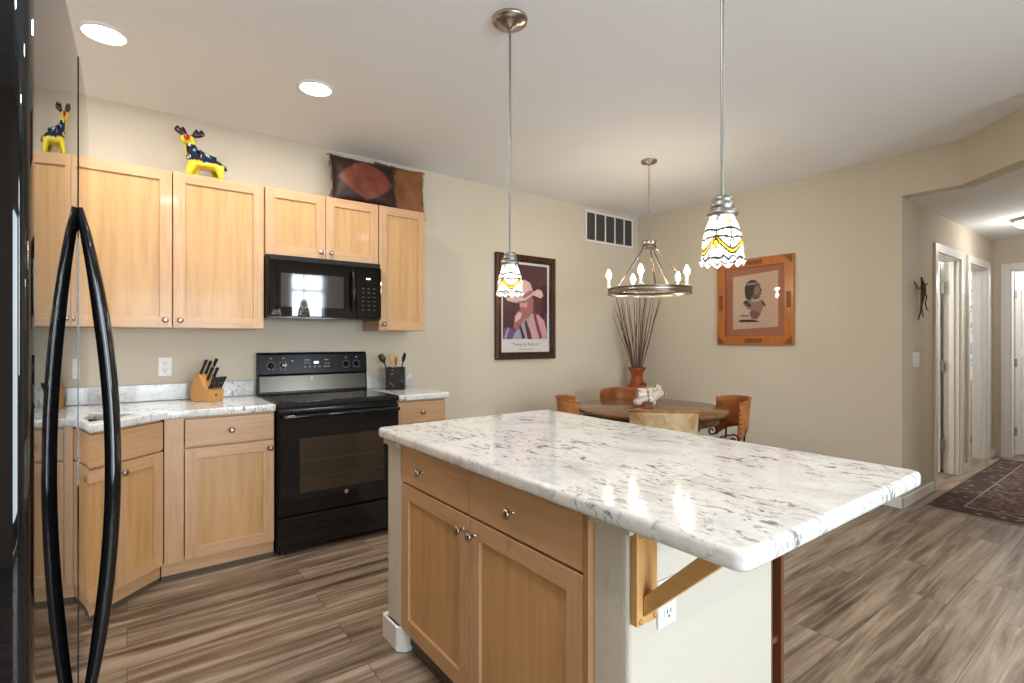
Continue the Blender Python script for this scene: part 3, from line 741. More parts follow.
# ------------------------------------------------------------------ pictures
def poly(mb, pts, y, th=.0012, mi=0):
    """flat polygon in the XZ plane, front toward -Y"""
    mb.mi = mi; Mz = Matrix(((1,0,0,0),(0,0,-1,0),(0,1,0,0),(0,0,0,1)))
    mb.prism(pts, -y, -y+th, Mz); mb.mi = 0
def frame(parent, W_, Hh, fw, d, m, name='frame'):
    return cells([0,fw,W_-fw,W_], [0,fw,Hh-fw,Hh], {k: 0 for k in RING}, -d, -.001).build(name, m, parent, .004)
pglass = thin_glass('picture_glass', (1,1,1))
# cowboy poster on the back wall
W_, Hh = .735, 1.0
t = thing('framed_cowboy_poster', 'dark framed poster of a cowboy in a pink hat on the back wall', 'picture', (2.715, YA, 1.11))
fr_m = leather('ornate_frame', (.018,.007,.005), (.085,.030,.016), 40, .3)
frame(t, W_, Hh, .052, .032, fr_m)
bead = MB()
for k in range(44):
    z = .03+k*(Hh-.06)/43
    bead.ball((.018,-.033,z), .006); bead.ball((W_-.018,-.033,z), .006)
bead.build('frame_beading', mat('frame_bead', (.35,.17,.09), .4), t)
a = .052; i_ = .016
fl = cells([a,a+i_,W_-a-i_,W_-a], [a,a+i_,Hh-a-i_,Hh-a], {k: 0 for k in RING}, -.02, -.001)
fl.build('inner_fillet', mat('fillet', (.008,.005,.004), .4), t)
cols = [(.78,.72,.68),(.065,.005,.016),(.66,.36,.37),(.80,.52,.50),(.40,.13,.13),(.13,.09,.22),(.20,.02,.04),(.40,.36,.50),(.045,.02,.03),(.30,.16,.16)]
pm = [mat('poster_ink', c_, .5) for c_ in cols]
P = MB()
def pz(pts, lay, mi): poly(P, [(.068+(W_-.136)*u, .068+(Hh-.136)*v) for u, v in pts], -.004-.0012*lay, .0012, mi)
pz([(0,0),(1,0),(1,1),(0,1)], 0, 0)
B0, B1, Bx0, Bx1 = .145, .975, .045, .955
def pa(pts, lay, mi): pz([(Bx0+(Bx1-Bx0)*u, B0+(B1-B0)*v) for u, v in pts], lay, mi)
pa([(0,0),(1,0),(1,1),(0,1)], 1, 1)
pa([(.0,0),(.02,.14),(.10,.16),(.22,.13),(.42,.0)], 2, 5)                       # forearm / blue sleeve
pa([(.30,0),(.48,.24),(.60,.36),(.80,.33),(.92,.26),(.99,.12),(.99,0)], 2, 2)     # shoulder and shirt
pa([(.20,.0),(.30,.14),(.42,.30),(.52,.36),(.60,.28),(.52,.14),(.46,0)], 3, 7)      # cuff
pa([(.36,.36),(.36,.52),(.62,.60),(.68,.52),(.66,.38),(.58,.30),(.44,.26)], 4, 4)       # face
pa([(.36,.44),(.36,.52),(.55,.56),(.52,.42)], 5, 2)
pa([(.22,.14),(.24,.30),(.32,.38),(.42,.38),(.46,.31),(.42,.22),(.34,.12)], 6, 4)   # fist at the chin
pa([(.26,.22),(.26,.30),(.33,.36),(.40,.35),(.38,.28)], 7, 3)
pa([(.05,.53),(.10,.50),(.30,.48),(.50,.52),(.66,.60),(.84,.56),(.90,.60),(.86,.67),(.76,.68),(.66,.64),(.60,.76),(.46,.80),(.30,.76),(.26,.60),(.14,.56)], 6, 3)  # hat
pa([(.26,.58),(.28,.62),(.45,.60),(.62,.67),(.65,.63),(.48,.55)], 7, 4)
pa([(.26,.49),(.48,.52),(.64,.59),(.60,.52),(.45,.48)], 7, 9)
pa([(.66,.36),(.69,.42),(.78,.22),(.88,.02),(.82,.0),(.74,.16)], 5, 6)              # dark straps
pa([(.46,.24),(.50,.26),(.60,.10),(.64,0),(.54,0)], 5, 8); pa([(.34,.18),(.38,.18),(.48,.02),(.42,0)], 8, 8)
pa([(.02,.02),(.10,.14),(.13,.14),(.06,.0)], 6, 2)
P.build('print', pm, t)
def text(body, size, loc, rot, m, parent, name='lettering', ext=.0003):
    cu = bpy.data.curves.new(name, 'FONT'); cu.body = body; cu.size = size; cu.align_x = 'CENTER'; cu.extrude = ext
    o = bpy.data.objects.new(name, cu); C.objects.link(o)
    dg = bpy.context.evaluated_depsgraph_get(); me = bpy.data.meshes.new_from_object(o.evaluated_get(dg), depsgraph=dg)
    bpy.data.objects.remove(o); me.materials.clear(); me.materials.append(m)
    o = bpy.data.objects.new(name, me); C.objects.link(o); o.parent = parent; o.location = loc; o.rotation_euler = rot
    return o
ink = mat('caption_ink', (.22,.16,.18), .6)
text('“Young Sir Rides In”', .042, (W_/2,-.0072,.132), (PI/2,0,0), ink, t)
cs = MB()
for k in range(11): cs.box(W_/2-.09+.0165*k,-.0076,.092,W_/2-.09+.0165*k+.011,-.0070,.097+.002*(k%2))
cs.build('small_lettering', ink, t)
box(.056,-.0225,.056,W_-.056,-.0205,Hh-.056).build('glazing', pglass, t)

# native portrait on the right wall (faces -X): local x runs toward -Y
W_, Hh = .735, .82
t = thing('framed_portrait_print', 'sepia profile portrait in a carved orange wood frame on the right wall', 'picture', (XB, 2.862, 1.248), -PI/2)
fo = wood('frame_pine', (.52,.17,.035), (.40,.115,.022), 'z', .3)
frame(t, W_, Hh, .082, .03, fo)
cm = leather('carved_inlay', (.09,.035,.015), (.30,.12,.04), 60, .5)
for sx in (0,1):
    for sz in (0,1):
        def q(u, v): return ((u if sx == 0 else W_-u), (v if sz == 0 else Hh-v))
        pts = [q(.012,.012), q(.085,.012), q(.05,.05), q(.012,.085)]
        if (sx+sz) % 2: pts = pts[::-1]
        cv = MB(); poly(cv, pts, -.0315); cv.build('carved_corner', cm, t)
for x in (.02, W_-.062): box(x,-.0318,Hh/2-.075,x+.040,-.030,Hh/2+.075).build('carved_inlay', cm, t)
for z in (.02, Hh-.062): box(W_/2-.085,-.0318,z,W_/2+.085,-.030,z+.04).build('carved_inlay', cm, t)
cols = [(.52,.21,.12),(.78,.60,.48),(.055,.032,.024),(.20,.12,.085),(.40,.26,.19),(.30,.10,.07)]
pm = [mat('portrait_ink', c_, .6) for c_ in cols]; P = MB()
def pq(pts, lay, mi): poly(P, [(.082+(W_-.164)*u, .082+(Hh-.164)*v) for u, v in pts], -.004-.0012*lay, .0012, mi)
pq([(0,0),(1,0),(1,1),(0,1)], 0, 0); pq([(.13,.10),(.89,.13),(.89,.92),(.13,.88)], 1, 1)
pq([(.34,.62),(.34,.72),(.38,.79),(.46,.82),(.54,.80),(.57,.75),(.50,.72),(.48,.60),(.44,.52),(.36,.55)], 3, 2)    # hair
pq([(.46,.58),(.48,.74),(.56,.77),(.60,.74),(.60,.70),(.64,.66),(.61,.645),(.62,.61),(.59,.585),(.60,.56),(.54,.53),(.48,.53)], 2, 3)   # face in profile
pq([(.50,.60),(.52,.70),(.57,.73),(.60,.66),(.57,.60)], 4, 4)
pq([(.36,.74),(.55,.745),(.58,.77),(.38,.775)], 5, 4)                                              # headband
pq([(.30,.48),(.40,.54),(.48,.50),(.58,.50),(.66,.44),(.60,.30),(.50,.36),(.38,.40)], 2, 4)
pq([(.31,.50),(.37,.53),(.46,.44),(.42,.42)], 4, 2); pq([(.58,.52),(.66,.50),(.70,.42),(.66,.43)], 3, 3)
pq([(.42,.34),(.46,.38),(.56,.36),(.60,.30),(.54,.24),(.46,.26)], 5, 5)
for k in range(5):
    a = .25+k*.055; pq([(.22+.05*k,.225+.01*(k%2)),(.30+.07*k,.20),(.34+.06*k,.215),(.26+.05*k,.245)], 6, 2)
pq([(.24,.30),(.40,.285),(.44,.30),(.30,.315)], 6, 3)
P.build('print', pm, t)
box(.084,-.0255,.084,W_-.084,-.0235,Hh-.084).build('glazing', pglass, t)

# ------------------------------------------------------------------ iron wall ornament in the hall
t = thing('iron_lizard_ornament', 'rusty iron wall ornament shaped like a dangling creature in the hallway', 'wall ornament', (5.11, HY-.012, 1.455))
t.scale = (1.7,1,1)
rust = leather('rusted_iron', (.05,.015,.01), (.16,.05,.03), 30, .6)
b = MB(); b.tube([(-.03,-.01,.0),(-.01,-.015,.06),(.0,-.02,.14),(.01,-.025,.22),(.01,-.025,.28),(.0,-.02,.32),(-.005,-.02,.345)], [.004,.006,.009,.019,.017,.008,.006], 12)
b.build('torso', rust, t)
for pts in ([(.02,-.02,.27),(.07,-.015,.285),(.11,-.01,.31)], [(.03,-.02,.25),(.085,-.015,.20),(.07,-.012,.14),(.10,-.01,.09),(.13,-.01,.085)], [(0,-.02,.26),(-.05,-.015,.25),(-.09,-.01,.30)], [(0,-.015,.14),(.03,-.01,.06),(.05,-.008,.03)]):
    MB().tube(pts, .0045, 8).build('limb', rust, t)

# ------------------------------------------------------------------ knife block and knives
kbx, kby = .405, 3.655
t = thing('knife_block', 'golden wood knife block standing on the worktop left of the range', 'knife block', (kbx, kby, .916), math.radians(-58))
# side profile in local XZ (front toward +x), extruded along y
pr = [(-.085,0),(.055,0),(.065,.070),(.035,.085),(-.012,.165),(-.045,.170),(-.098,.06)]
Mk = Matrix(((1,0,0,0),(0,0,-1,0),(0,1,0,0),(0,0,0,1)))
MB().prism(pr, -.055, .055, Mk).build('body', M['block'], t, .004)
MB().lathe([(.009,0),(.009,.0012)], 16, Matrix.Translation((.0605,0,.04)) @ Matrix.Rotation(PI/2,4,'Y')).build('stamp', mat('stamp_ink', (.20,.08,.03), .6), t)
kmat = M['blackmat']; ROT = Matrix.Rotation(math.radians(-58),4,'Z'); B_ = Matrix.Translation((kbx,kby,.916)) @ ROT
dirv = Vector((.50,0,.86)).normalized()
def knife(p, L, r, label, grp):
    wp = B_ @ Vector(p); d = (ROT @ dirv); t = thing('kitchen_knife', label, 'knife', wp, 0, grp)
    t.rotation_mode = 'QUATERNION'; t.rotation_quaternion = d.to_track_quat('Z','X')
    h = MB(); h.tube([(0,0,.004),(0,0,.02),(0,0,L*.5),(0,0,L*.9),(0,0,L)], [r*.8,r,r*.85,r*1.1,r*.8], 10); h.build('handle', kmat, t)
    MB().tube([(0,0,-.02),(0,0,.004)], r*.5, 8).build('bolster', M['steel'], t)
    MB().tube([(0,0,L-.001),(0,0,L+.002)], r*.55, 8).build('rivet', M['steel'], t)
for i in range(6):
    y = -.046+.0184*i; knife((.050,y*.9,.078), .085, .0065, 'black handled steak knife in the lower slot row of the knife block', 'steak knives in the block')
for i, (x, y, L) in enumerate(((-.03,-.034,.105),(-.03,.0,.095),(-.03,.034,.11),(.008,-.018,.095),(.008,.018,.09))):
    z = .166 if x < 0 else .13
    knife((x,y,z-.0), L, .0095, 'black handled large knife in the upper slots of the knife block', 'large knives in the block')

# ------------------------------------------------------------------ utensil holder
ux, uy = 1.655, 3.69
t = thing('utensil_holder', 'square black pierced metal utensil holder on the worktop right of the range', 'utensil holder', (ux, uy, .916), math.radians(-30))
uw = .068; Hh = .168; s = MB(); rnd = random.Random(5)
for k in range(4):
    R_ = Matrix.Rotation(k*PI/2,4,'Z')
    s.box(-uw,-uw,0,uw,-uw+.003,.014,R_).box(-uw,-uw,Hh-.012,uw,-uw+.003,Hh,R_).box(-uw,-uw,0,-uw+.006,-uw+.006,Hh,R_)
    nx, nz = 9, 10
    for i in range(nx):
        for j in range(nz):
            if rnd.random() < .72:
                x = -uw+(i+.5)*2*uw/nx; z = .014+(j+.5)*(Hh-.026)/nz; s.box(x-.0072,-uw,z-.0068,x+.0072,-uw+.0025,z+.0068,R_)
s.box(-uw,-uw,0,uw,uw,.004); s.build('pierced_body', M['blackmat'], t)
def utensil(name, label, base_, tip, build):
    t = thing(name, label, 'kitchen utensil', base_); d = Vector(tip)-Vector(base_); t.rotation_mode = 'QUATERNION'; t.rotation_quaternion = d.to_track_quat('Z','Y'); build(t, d.length); return t
def ladle(t, L):
    MB().tube([(0,0,0),(0,0,L*.75)], .005, 8).build('handle', M['blackmat'], t)
    MB().tube([(0,0,L*.72),(0,.004,L*.85),(0,.0,L)], [.006,.026,.018], 14).build('bowl', mat('brown_nylon', (.05,.025,.015), .35), t)
utensil('ladle', 'dark brown ladle leaning left in the utensil holder', (ux+.0,uy,.93), (ux-.115,uy+.03,1.185), ladle)
def spoonw(t, L):
    MB().tube([(0,0,0),(0,0,L*.72)], .006, 8).build('handle', M['pine'], t); MB().ball((0,0,L*.84), .034, .75,.22,1.2).build('spoon_bowl', M['pine'], t)
utensil('wooden_spoon', 'pale wooden spoon upright in the middle of the utensil holder', (ux-.02,uy+.01,.93), (ux-.02,uy+.02,1.20), spoonw)
utensil('wooden_spatula', 'short pale wooden spatula beside the wooden spoon', (ux+.00,uy+.03,.93), (ux+.02,uy+.03,1.165), spoonw)
def slotted(t, L):
    MB().tube([(0,0,0),(0,0,L*.72)], .005, 8).build('handle', M['blackmat'], t); o = MB().ball((0,0,L*.86), .034, .75,.14,1.15).build('spoon_head', M['blackmat'], t)
    sl = MB()
    for x in (-.01,0,.01): sl.box(x-.0018,-.0062,L*.80,x+.0018,-.0045,L*.92)
    sl.build('slots', M['marks'], o)
utensil('slotted_spoon', 'black slotted spoon leaning right in the utensil holder', (ux+.01,uy-.01,.93), (ux+.075,uy+.0,1.195), slotted)

# ------------------------------------------------------------------ yellow figurine on the wall cabinet
def skin(name, nodes, edges, m, parent, sub=2, root=0):
    me = bpy.data.meshes.new(name); me.from_pydata([n_[0] for n_ in nodes], edges, []); o = bpy.data.objects.new(name, me); C.objects.link(o)
    md = o.modifiers.new('skin','SKIN'); md.use_smooth_shade = True
    for i, n_ in enumerate(nodes):
        v = o.data.skin_vertices[0].data[i]; r = n_[1]; v.radius = (r, r) if not isinstance(r, tuple) else r; v.use_root = (i == root)
    sb = o.modifiers.new('sub','SUBSURF'); sb.levels = sub; sb.render_levels = sub
    bpy.context.view_layer.update(); freeze(o); o.data.materials.clear(); o.data.materials.append(m)
    for p_ in o.data.polygons: p_.use_smooth = True
    if parent: o.parent = parent
    return o
def attr_mat(name, rough=.15):
    m = mat(name, (1,1,1), rough); n_ = N(m); a = n_.n('Attribute'); a.attribute_name = 'paint'; n_.base(a.outputs['Color']); return m
def paint_verts(o, fn):
    ca = o.data.color_attributes.new('paint', 'FLOAT_COLOR', 'POINT')
    for i, v in enumerate(o.data.vertices): ca.data[i].color = (*fn(v.co), 1)
t = thing('deer_figurine', 'painted yellow and black ceramic deer figurine standing on the left wall cabinet', 'figurine', (.378, 3.66, UZ1+.001), math.radians(180))
# local: head toward +x (which points toward -X in the room), camera side is +y
nd = [((-.02,0,.135),.046), ((.055,0,.135),.048), ((-.095,0,.125),.046), ((.08,0,.195),.044), ((.088,0,.235),.036), ((.095,.006,.270),.042), ((.125,.022,.258),.032), ((.145,.035,.248),.022),
      ((.075,.028,.085),.024), ((.10,.036,.03),.019), ((.105,.038,.006),.019), ((.045,-.03,.085),.024), ((.05,-.036,.03),.019), ((.05,-.036,.006),.019),
      ((-.10,.026,.085),.024), ((-.11,.032,.03),.018), ((-.11,.033,.006),.018), ((-.09,-.026,.085),.024), ((-.09,-.03,.03),.018), ((-.09,-.03,.006),.018), ((-.135,0,.12),.012), ((-.150,0,.085),.008)]
ed = [(0,1),(0,2),(1,3),(3,4),(4,5),(5,6),(6,7),(1,8),(8,9),(9,10),(1,11),(11,12),(12,13),(2,14),(14,15),(15,16),(2,17),(17,18),(18,19),(2,20),(20,21)]
nd = [(p, q*(1.32 if p[2] < .1 else 1.1 if p[2] > .22 else 1.2)) for p, q in nd]
body = skin('body', nd, ed, attr_mat('painted_ceramic'), t, 3)
rr = random.Random(2); dots = [(Vector((rr.uniform(-.15,.12), rr.uniform(-.05,.06), rr.uniform(.08,.24))), rr.choice([(.05,.45,.55),(.75,.72,.66),(.75,.18,.10),(.08,.35,.12),(.75,.72,.66)])) for _ in range(150)]
def gcol(p):
    if p.z < .008: return (.02,.01,.02)
    torso = (.088 < p.z < .228) and (p.x < .115) and not (p.x > .03 and p.x < .07 and p.z < .115)
    if torso and not (abs(p.y) > .022 and p.z < .11):
        for d_, c_ in dots:
            if (p-d_).length < .0095: return c_
        return (.012,.010,.03)
    return (.75,.62,.03)
paint_verts(body, gcol)
MB().ball((.112,.058,.262), .021, 1,.5,1).build('cheek_flower', mat('red_glaze', (.55,.03,.02), .2), t)
MB().ball((.112,.067,.262), .010, 1,.4,1).build('cheek_flower_center', mat('dark_glaze', (.05,.01,.02), .2), t)
MB().ball((.08,.04,.288), .005).build('eye', M['black'], t)
for s_ in (-1, 1):
    x0 = .105 if s_ > 0 else .075
    xx = .045 if s_ > 0 else -.045
    nd = [((x0,0,.295),.014),((x0+xx*.7,.0,.312),.024),((x0+xx*1.3,0,.318),.020),((x0+xx*1.9,0,.328),.011),((x0+xx*.6,0,.350),.011),((x0+xx*1.3,0,.352),.010)]
    skin('antler', nd, [(0,1),(1,2),(2,3),(1,4),(2,5)], mat('antler_glaze', (.02,.010,.014), .25), t, 2)
t.scale = (.82,.95,.86)

# ------------------------------------------------------------------ leather cushions leaning on the wall
def cushion(name, label, loc, wdt, hgt, th, rz, tilt, mats, diamond, fringe, seed):
    t = thing(name, label, 'cushion', loc, 0); t.rotation_euler = (tilt, 0, rz)
    bm = bmesh.new(); n_ = 40; rd = random.Random(seed); P_ = {}
    for s_ in (0,1):
        for i in range(n_+1):
            for j in range(n_+1):
                u, v = i/n_*2-1, j/n_*2-1
                edge = i in (0,n_) or j in (0,n_)
                if s_ and edge: P_[s_,i,j] = P_[0,i,j]; continue
                k = ((1-u**4)*(1-v**4))**.55; wr = .004*math.sin(9*u+4*v+seed)*k
                P_[s_,i,j] = bm.verts.new((u*wdt/2*(1-.075*(1-v*v)), (-1 if not s_ else 1)*(th/2*k+wr), hgt/2+v*hgt/2*(1-.06*(1-u*u))))
    for s_ in (0,1):
        for i in range(n_):
            for j in range(n_):
                f = bm.faces.new((P_[s_,i,j],P_[s_,i+1,j],P_[s_,i+1,j+1],P_[s_,i,j+1])); f.smooth = True
                u, v = (i+.5)/n_*2-1, (j+.5)/n_*2-1
                if diamond and (abs(u)**1.25+abs(v)**1.25 < .86): f.material_index = 1
    bmesh.ops.recalc_face_normals(bm, faces=bm.faces)
    me = bpy.data.meshes.new('cover'); bm.to_mesh(me); bm.free()
    for m in mats: me.materials.append(m)
    o = bpy.data.objects.new('cover', me); C.objects.link(o); o.parent = t
    lace = MB(); N_ = 26; cv_ = lambda q: 1-(2*q-1)**2
    for k in range(N_):
        for (x, z, dx, dz) in ((-wdt/2+wdt*k/(N_-1), hgt-.004-.03*hgt*cv_(k/(N_-1)), 0, 1), (-wdt/2+.004+.0375*wdt*cv_(k/(N_-1)), hgt*k/(N_-1), -1, 0), (wdt/2-.004-.0375*wdt*cv_(k/(N_-1)), hgt*k/(N_-1), 1, 0)):
            L = fringe*(.5+rd.random()); lace.tube([(x,0,z),(x+dx*L*.6+rd.uniform(-.004,.004),rd.uniform(-.006,.006),z+dz*L*.5-.002),(x+dx*L,rd.uniform(-.008,.008),z+dz*L*.7-(.012 if dx else 0))], .0035, 5)
    lace.build('lacing', mats[0], t); return t
cushion('leather_cushion', 'dark leather cushion with an oxblood center and ragged laced edge, in front on the cabinets', (1.402, 3.66, UZ1+.006), .49, .345, .12, math.radians(0), math.radians(-8), [M['ledge'], M['oxblood']], True, .018, 1)
cushion('leather_cushion', 'plain brown leather cushion half hidden behind the dark one on the right cabinet', (1.735, 3.765, UZ1+.006), .42, .385, .08, math.radians(2), math.radians(-4), [M['brownleather'], M['brownleather']], False, .010, 4)

# ------------------------------------------------------------------ dining table
t = thing('dining_table', 'round walnut dining table in the corner under the chandelier', 'table', (TX, TY, 0))
MB().lathe([(.0,.722),(.53,.722),(.575,.732),(.592,.748),(.594,.758),(.585,.764),(.0,.765)], 72, cap=False).build('tabletop', M['walnut'], t)
ap = leather('table_apron', (.06,.025,.012), (.14,.06,.025), 20, .4)
MB().lathe([(.50,.660),(.52,.665),(.52,.721),(.50,.721)], 64).build('apron', ap, t)
MB().lathe([(.08,.06),(.11,.10),(.06,.20),(.09,.36),(.12,.46),(.07,.56),(.16,.659)], 32).build('pedestal', M['walnut'], t)
for k in range(4):
    a = k*PI/2+.4; MB().tube([(.06*math.cos(a),.06*math.sin(a),.13),(.2*math.cos(a),.2*math.sin(a),.09),(.33*math.cos(a),.33*math.sin(a),.028),(.38*math.cos(a),.38*math.sin(a),.024)], [.035,.03,.024,.02], 10).build('foot', M['walnut'], t)

# barrel leather chairs with wrought iron frames
def chair(lm, inner, ang, dist, label, first=None, dz=0):
    x, y = TX+dist*math.cos(ang), TY+dist*math.sin(ang)
    t = thing('barrel_chair', label, 'chair', (x, y, 0), ang, 'leather barrel chairs around the dining table')   # back toward local +x
    R0 = .215; n_ = 28; A = math.radians(68); bm = bmesh.new(); g = {}
    for s_ in (0,1):
        for i in range(n_+1):
            a = -A+2*A*i/n_; f = abs(a)/A
            for j in range(9):
                v = j/8
                top = .838-.022*f**2-(0 if f < .86 else .0); bot = .60-.10*f**3
                r = R0+.020*v+(.012 if s_ else 0)+(.012*(1-f))
                z = bot+(top-bot)*v
                g[s_,i,j] = bm.verts.new((r*math.cos(a), r*math.sin(a)*1.0, z))
    fs = []
    for i in range(n_):
        for j in range(8):
            fs.append(bm.faces.new((g[0,i,j],g[0,i+1,j],g[0,i+1,j+1],g[0,i,j+1]))); q = bm.faces.new((g[1,i,j],g[1,i,j+1],g[1,i+1,j+1],g[1,i+1,j])); q.material_index = 1; fs.append(q)
        fs.append(bm.faces.new((g[0,i,8],g[0,i+1,8],g[1,i+1,8],g[1,i,8]))); fs.append(bm.faces.new((g[0,i,0],g[1,i,0],g[1,i+1,0],g[0,i+1,0])))
    for i in (0,n_):
        for j in range(8): fs.append(bm.faces.new((g[0,i,j],g[0,i,j+1],g[1,i,j+1],g[1,i,j])))
    for f in fs: f.smooth = True
    bmesh.ops.recalc_face_normals(bm, faces=bm.faces)
    me = bpy.data.meshes.new('backrest'); bm.to_mesh(me); bm.free(); me.materials.append(inner); me.materials.append(lm)
    o = bpy.data.objects.new('backrest', me); C.objects.link(o); o.parent = t
    pts = []
    for i in range(n_+1):
        a = -A+2*A*i/n_; f = abs(a)/A; r = R0+.032+.012*(1-f); pts.append((r*math.cos(a), r*math.sin(a), .840-.022*f**2))
    MB().tube(pts, .007, 8).build('piping', M['leather'], o)
    st = MB().lathe([(.0,.43),(.185,.43),(.195,.445),(.195,.475),(.18,.492),(.0,.498)], 32, cap=False); st.build('seat', M['leather'], t)
    MB().tube([(.165*math.cos(q),.165*math.sin(q),.418) for q in [2*PI*k/28 for k in range(28)]], .010, 8, closed=True).build('seat_ring', M['iron'], t)
    for k in range(4):
        a = PI/4+k*PI/2; cx_, cy_ = math.cos(a), math.sin(a)
        MB().tube([(.165*cx_,.165*cy_,.415),(.185*cx_,.185*cy_,.28),(.17*cx_,.17*cy_,.14),(.205*cx_,.205*cy_,.010)], .011, 8).build('leg', M['iron'], t)
    for s_ in (-1,1):
        a0 = math.radians(80)*s_
        # support strut and scroll at the open ends of the back
        pts = [(.165*math.cos(a0*.6),.165*math.sin(a0*.6),.418),(.222*math.cos(a0*.6),.222*math.sin(a0*.6),.50),(.232*math.cos(a0*.6),.232*math.sin(a0*.6),.62)]
        MB().tube(pts, .008, 8).build('back_support', M['iron'], t)
        y0 = .212*s_; sp_ = []
        for k in range(22):
            q = k/21*2*PI*1.25; r = .045*(1-k/26); sp_.append((.05+r*math.sin(q), y0, .535+r*math.cos(q)-.0))
        sp_ = [(-.10,y0*.9,.43),(-.10,y0*.97,.50),(-.04,y0,.565)]+sp_
        MB().tube(sp_, .007, 8).build('scroll', M['iron'], t)
        st_ = MB()
        for k in range(8):
            z = .52+k*.035; st_.ball(((R0+.03)*math.cos(A)+.004,(R0+.03)*math.sin(A)*s_,z), .006)
        st_.build('nail_trim', M['iron'], o)
    return t
hidei = leather('inner_hide', (.20,.05,.015), (.36,.12,.035), 9)
chair(M['hide'], hidei, math.radians(226), .58, 'pale hide backed barrel chair in front, seen from behind over the island edge')
chair(M['leather'], hidei, math.radians(-37), .53, 'tan leather barrel chair with iron scrolls at the right of the table')
chair(M['leather'], hidei, math.radians(141), .48, 'leather barrel chair at the left end of the dining table')
chair(M['leather'], hidei, math.radians(58), .56, 'leather barrel chair at the back, in front of the tall red vase')

# ------------------------------------------------------------------ ceramic pig
t = thing('ceramic_pig', 'white ceramic pig figurine with painted flowers on the dining table', 'figurine', (3.30, 2.63, .766), math.radians(-37)); t.scale = (1.12,1.12,1.12)
cer = attr_mat('floral_ceramic', .2)
nd = [((0,0,.085),(.052,.052)), ((.06,0,.085),.046), ((-.06,0,.08),.045), ((.105,0,.095),.036), ((.140,0,.088),.020), ((.055,.028,.04),.02), ((.058,.032,.008),.019), ((.055,-.028,.04),.02), ((.058,-.032,.008),.019), ((-.055,.028,.04),.02), ((-.058,.032,.008),.019), ((-.055,-.028,.04),.02), ((-.058,-.032,.008),.019)]
pig = skin('body', nd, [(0,1),(0,2),(1,3),(3,4),(1,5),(5,6),(1,7),(7,8),(2,9),(9,10),(2,11),(11,12)], cer, t, 3)
rr = random.Random(9); fl_ = [(Vector((rr.uniform(-.11,.14), rr.uniform(-.06,.06), rr.uniform(.02,.14))), rr.choice([(.50,.20,.18),(.20,.24,.18),(.45,.28,.24)])) for _ in range(60)]
def pcol(p):
    if abs(p.x-.018) < .006: return (.08,.04,.03)
    for d_, c_ in fl_:
        if (p-d_).length < .012: return c_
    return (.66,.58,.47)
paint_verts(pig, pcol)
for s_ in (-1,1): MB().lathe([(.014,0),(.010,.018),(.001,.034)], 10, Matrix.Translation((.10,.022*s_,.122)) @ Matrix.Rotation(-.4*s_,4,'X')).build('ear', cer, t)
for o in t.children:
    if o.name.startswith('ear'): paint_verts(o, lambda p: (.74,.66,.56))
MB().lathe([(.016,0),(.016,.006)], 16, Matrix.Translation((.146,0,.087)) @ Matrix.Rotation(PI/2,4,'Y')).build('snout', mat('pig_snout', (.70,.55,.47), .25), t)
MB().tube([(0,0,.145),(.015,0,.158),(-.02,0,.160),(-.035,0,.148)], .005, 6).build('cord', M['iron'], t)

# ------------------------------------------------------------------ vase and branches
VX, VY = 4.43, 3.63
t = thing('floor_vase', 'tall reddish brown glazed vase standing in the dining corner', 'vase', (VX, VY, 0))
MB().lathe([(.11,0),(.13,.02),(.17,.20),(.19,.42),(.18,.60),(.14,.74),(.085,.82),(.062,.88),(.062,.92),(.078,.965),(.096,.992),(.090,.995),(.072,.965),(.052,.92),(.052,.86),(.06,.80),(.0,.78)], 48, cap=False).build('body', M['vase'], t)
MB().tube([(.094*math.cos(a),.094*math.sin(a),.993) for a in [2*PI*k/32 for k in range(32)]], .006, 8, closed=True).build('rim', M['vase'], t)
rr = random.Random(21)
rt = Vector((.799,-.601,0))
for k in range(36):
    sx = rr.uniform(-1,1); sx = sx*abs(sx)**.15
    L = rr.uniform(.62,.95) if abs(sx) > .7 else rr.uniform(.72,1.02)
    sx *= .285; dd = rr.uniform(-.05,.03)
    fw = Vector((.601,.799,0))
    p0 = Vector((VX,VY,.84))+rt*sx*.10+fw*dd*.2; p3 = Vector((VX,VY,.93+L))+rt*sx+fw*dd
    pts = [p0, Vector((VX,VY,.97))+rt*sx*.17+fw*dd*.3]
    for q in (.35,.6,.8): pts.append(pts[1].lerp(p3,q)+rt*rr.uniform(-.010,.010))
    pts.append(p3); base_p = pts[0]; pts = [p-base_p for p in pts]
    o = MB().tube(pts, [.0045,.004,.0035,.003,.0025,.0015], 6).build('dried_branch', M['twig']); o.location = base_p
    tag(o, 'thin dark dried branch standing in the tall red vase', 'branch', 'dried branches in the floor vase')

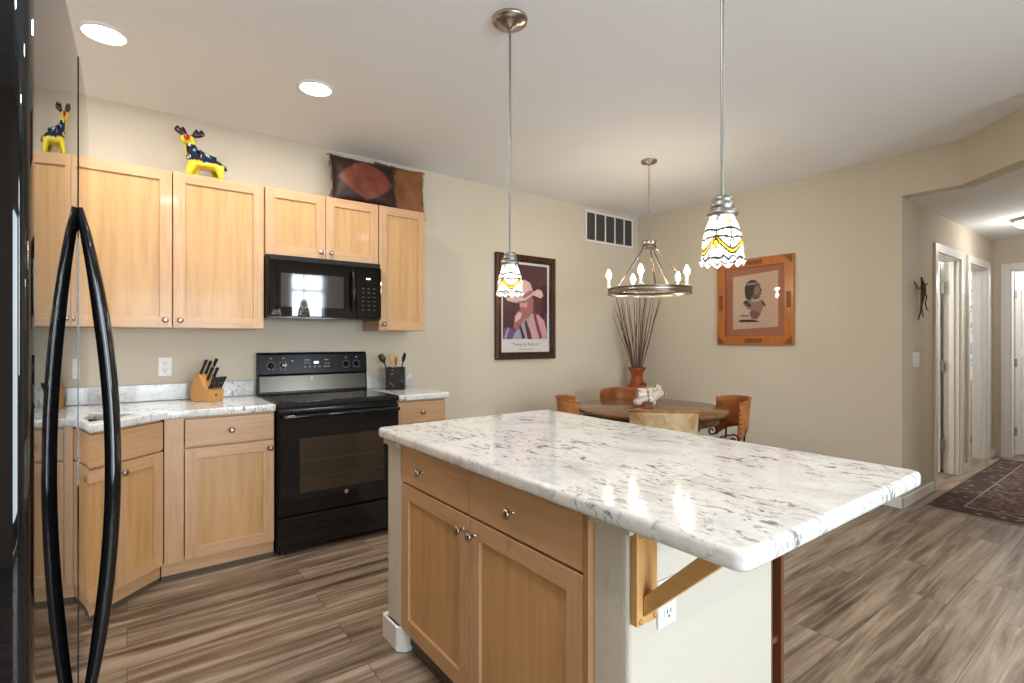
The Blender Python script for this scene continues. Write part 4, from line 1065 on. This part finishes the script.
# ------------------------------------------------------------------ hall rug
def rug_mat():
    m = mat('rug_field', (.1,.08,.07), .95, spec=.1); n_ = N(m); v = n_.coords((1,1,1))
    vo = n_.n('TexVoronoi'); vo.inputs['Scale'].default_value = 9; n_.l(v, vo.inputs['Vector'])
    a = n_.ramp(vo.outputs['Distance'], [(.10,(.34,.30,.26)), (.22,(.17,.14,.115)), (.45,(.09,.09,.088)), (.6,(.17,.11,.09))])
    b_ = n_.ramp(n_.noise(v, 22, 4, .7, 1), [(.40,(.35,.35,.35)), (.62,(1.5,1.4,1.3))]); n_.base(n_.mix(a, b_, 1.0, 'MULTIPLY')); return m
def rug_mat2():
    m = mat('rug_border', (.1,.03,.03), .95, spec=.1); n_ = N(m); v = n_.coords((1,1,1))
    vo = n_.n('TexVoronoi'); vo.inputs['Scale'].default_value = 14; n_.l(v, vo.inputs['Vector'])
    n_.base(n_.ramp(vo.outputs['Distance'], [(.12,(.36,.27,.23)), (.26,(.14,.09,.078)), (.55,(.085,.062,.056))])); return m
RX, RXE, RY0, RY1 = 4.955, 7.6, .16, 1.265
t = thing('runner_rug', 'dark patterned oriental rug with red border on the hallway floor', 'rug', (RX, RY0, 0))
w2, h2 = RXE-RX, RY1-RY0
box(0,0,.0005,w2,h2,.007).build('edge_binding', mat('rug_edge', (.36,.30,.24), .95), t, .002)
box(.012,.012,.0071,w2-.012,h2-.012,.0085).build('border', rug_mat2(), t)
box(.20,.20,.0086,w2-.20,h2-.20,.0093).build('field_edge', mat('rug_line', (.30,.25,.20), .95), t)
box(.212,.212,.0094,w2-.212,h2-.212,.010).build('field', rug_mat(), t)

# ------------------------------------------------------------------ glimpses in the bathroom
t = thing('bathroom_vanity', 'yellowish wood bathroom vanity glimpsed through the second hallway door', 'vanity', (8.45, 1.50, 0))
box(0,0,.08,.60,.9,.80).build('cabinet_body', M['maple'], t, .003); box(-.02,-.01,.80,.60,.92,.83).build('top', M['white'], t, .004)
box(.05,.02,0,.58,.88,.08).build('plinth', M['kick'], t)
cu = MB(); pts = []
for k in range(60): pts.append((.02*math.sin(k*.9), k*.02))
cu.prism(pts+[(p[0]+.004,p[1]) for p in pts[::-1]], .832, 2.1)
cm = mat('floral_curtain', (.8,.8,.78), .8); n_ = N(cm); n_.base(n_.ramp(n_.noise(n_.coords(), 14, 3, .6), [(.50,(.82,.82,.80)), (.60,(.25,.27,.28))]))
o = cu.build('curtain', cm); o.location = (8.95, 1.46, 0); tag(o, 'white curtain with dark floral print beyond the second hallway door', 'curtain')
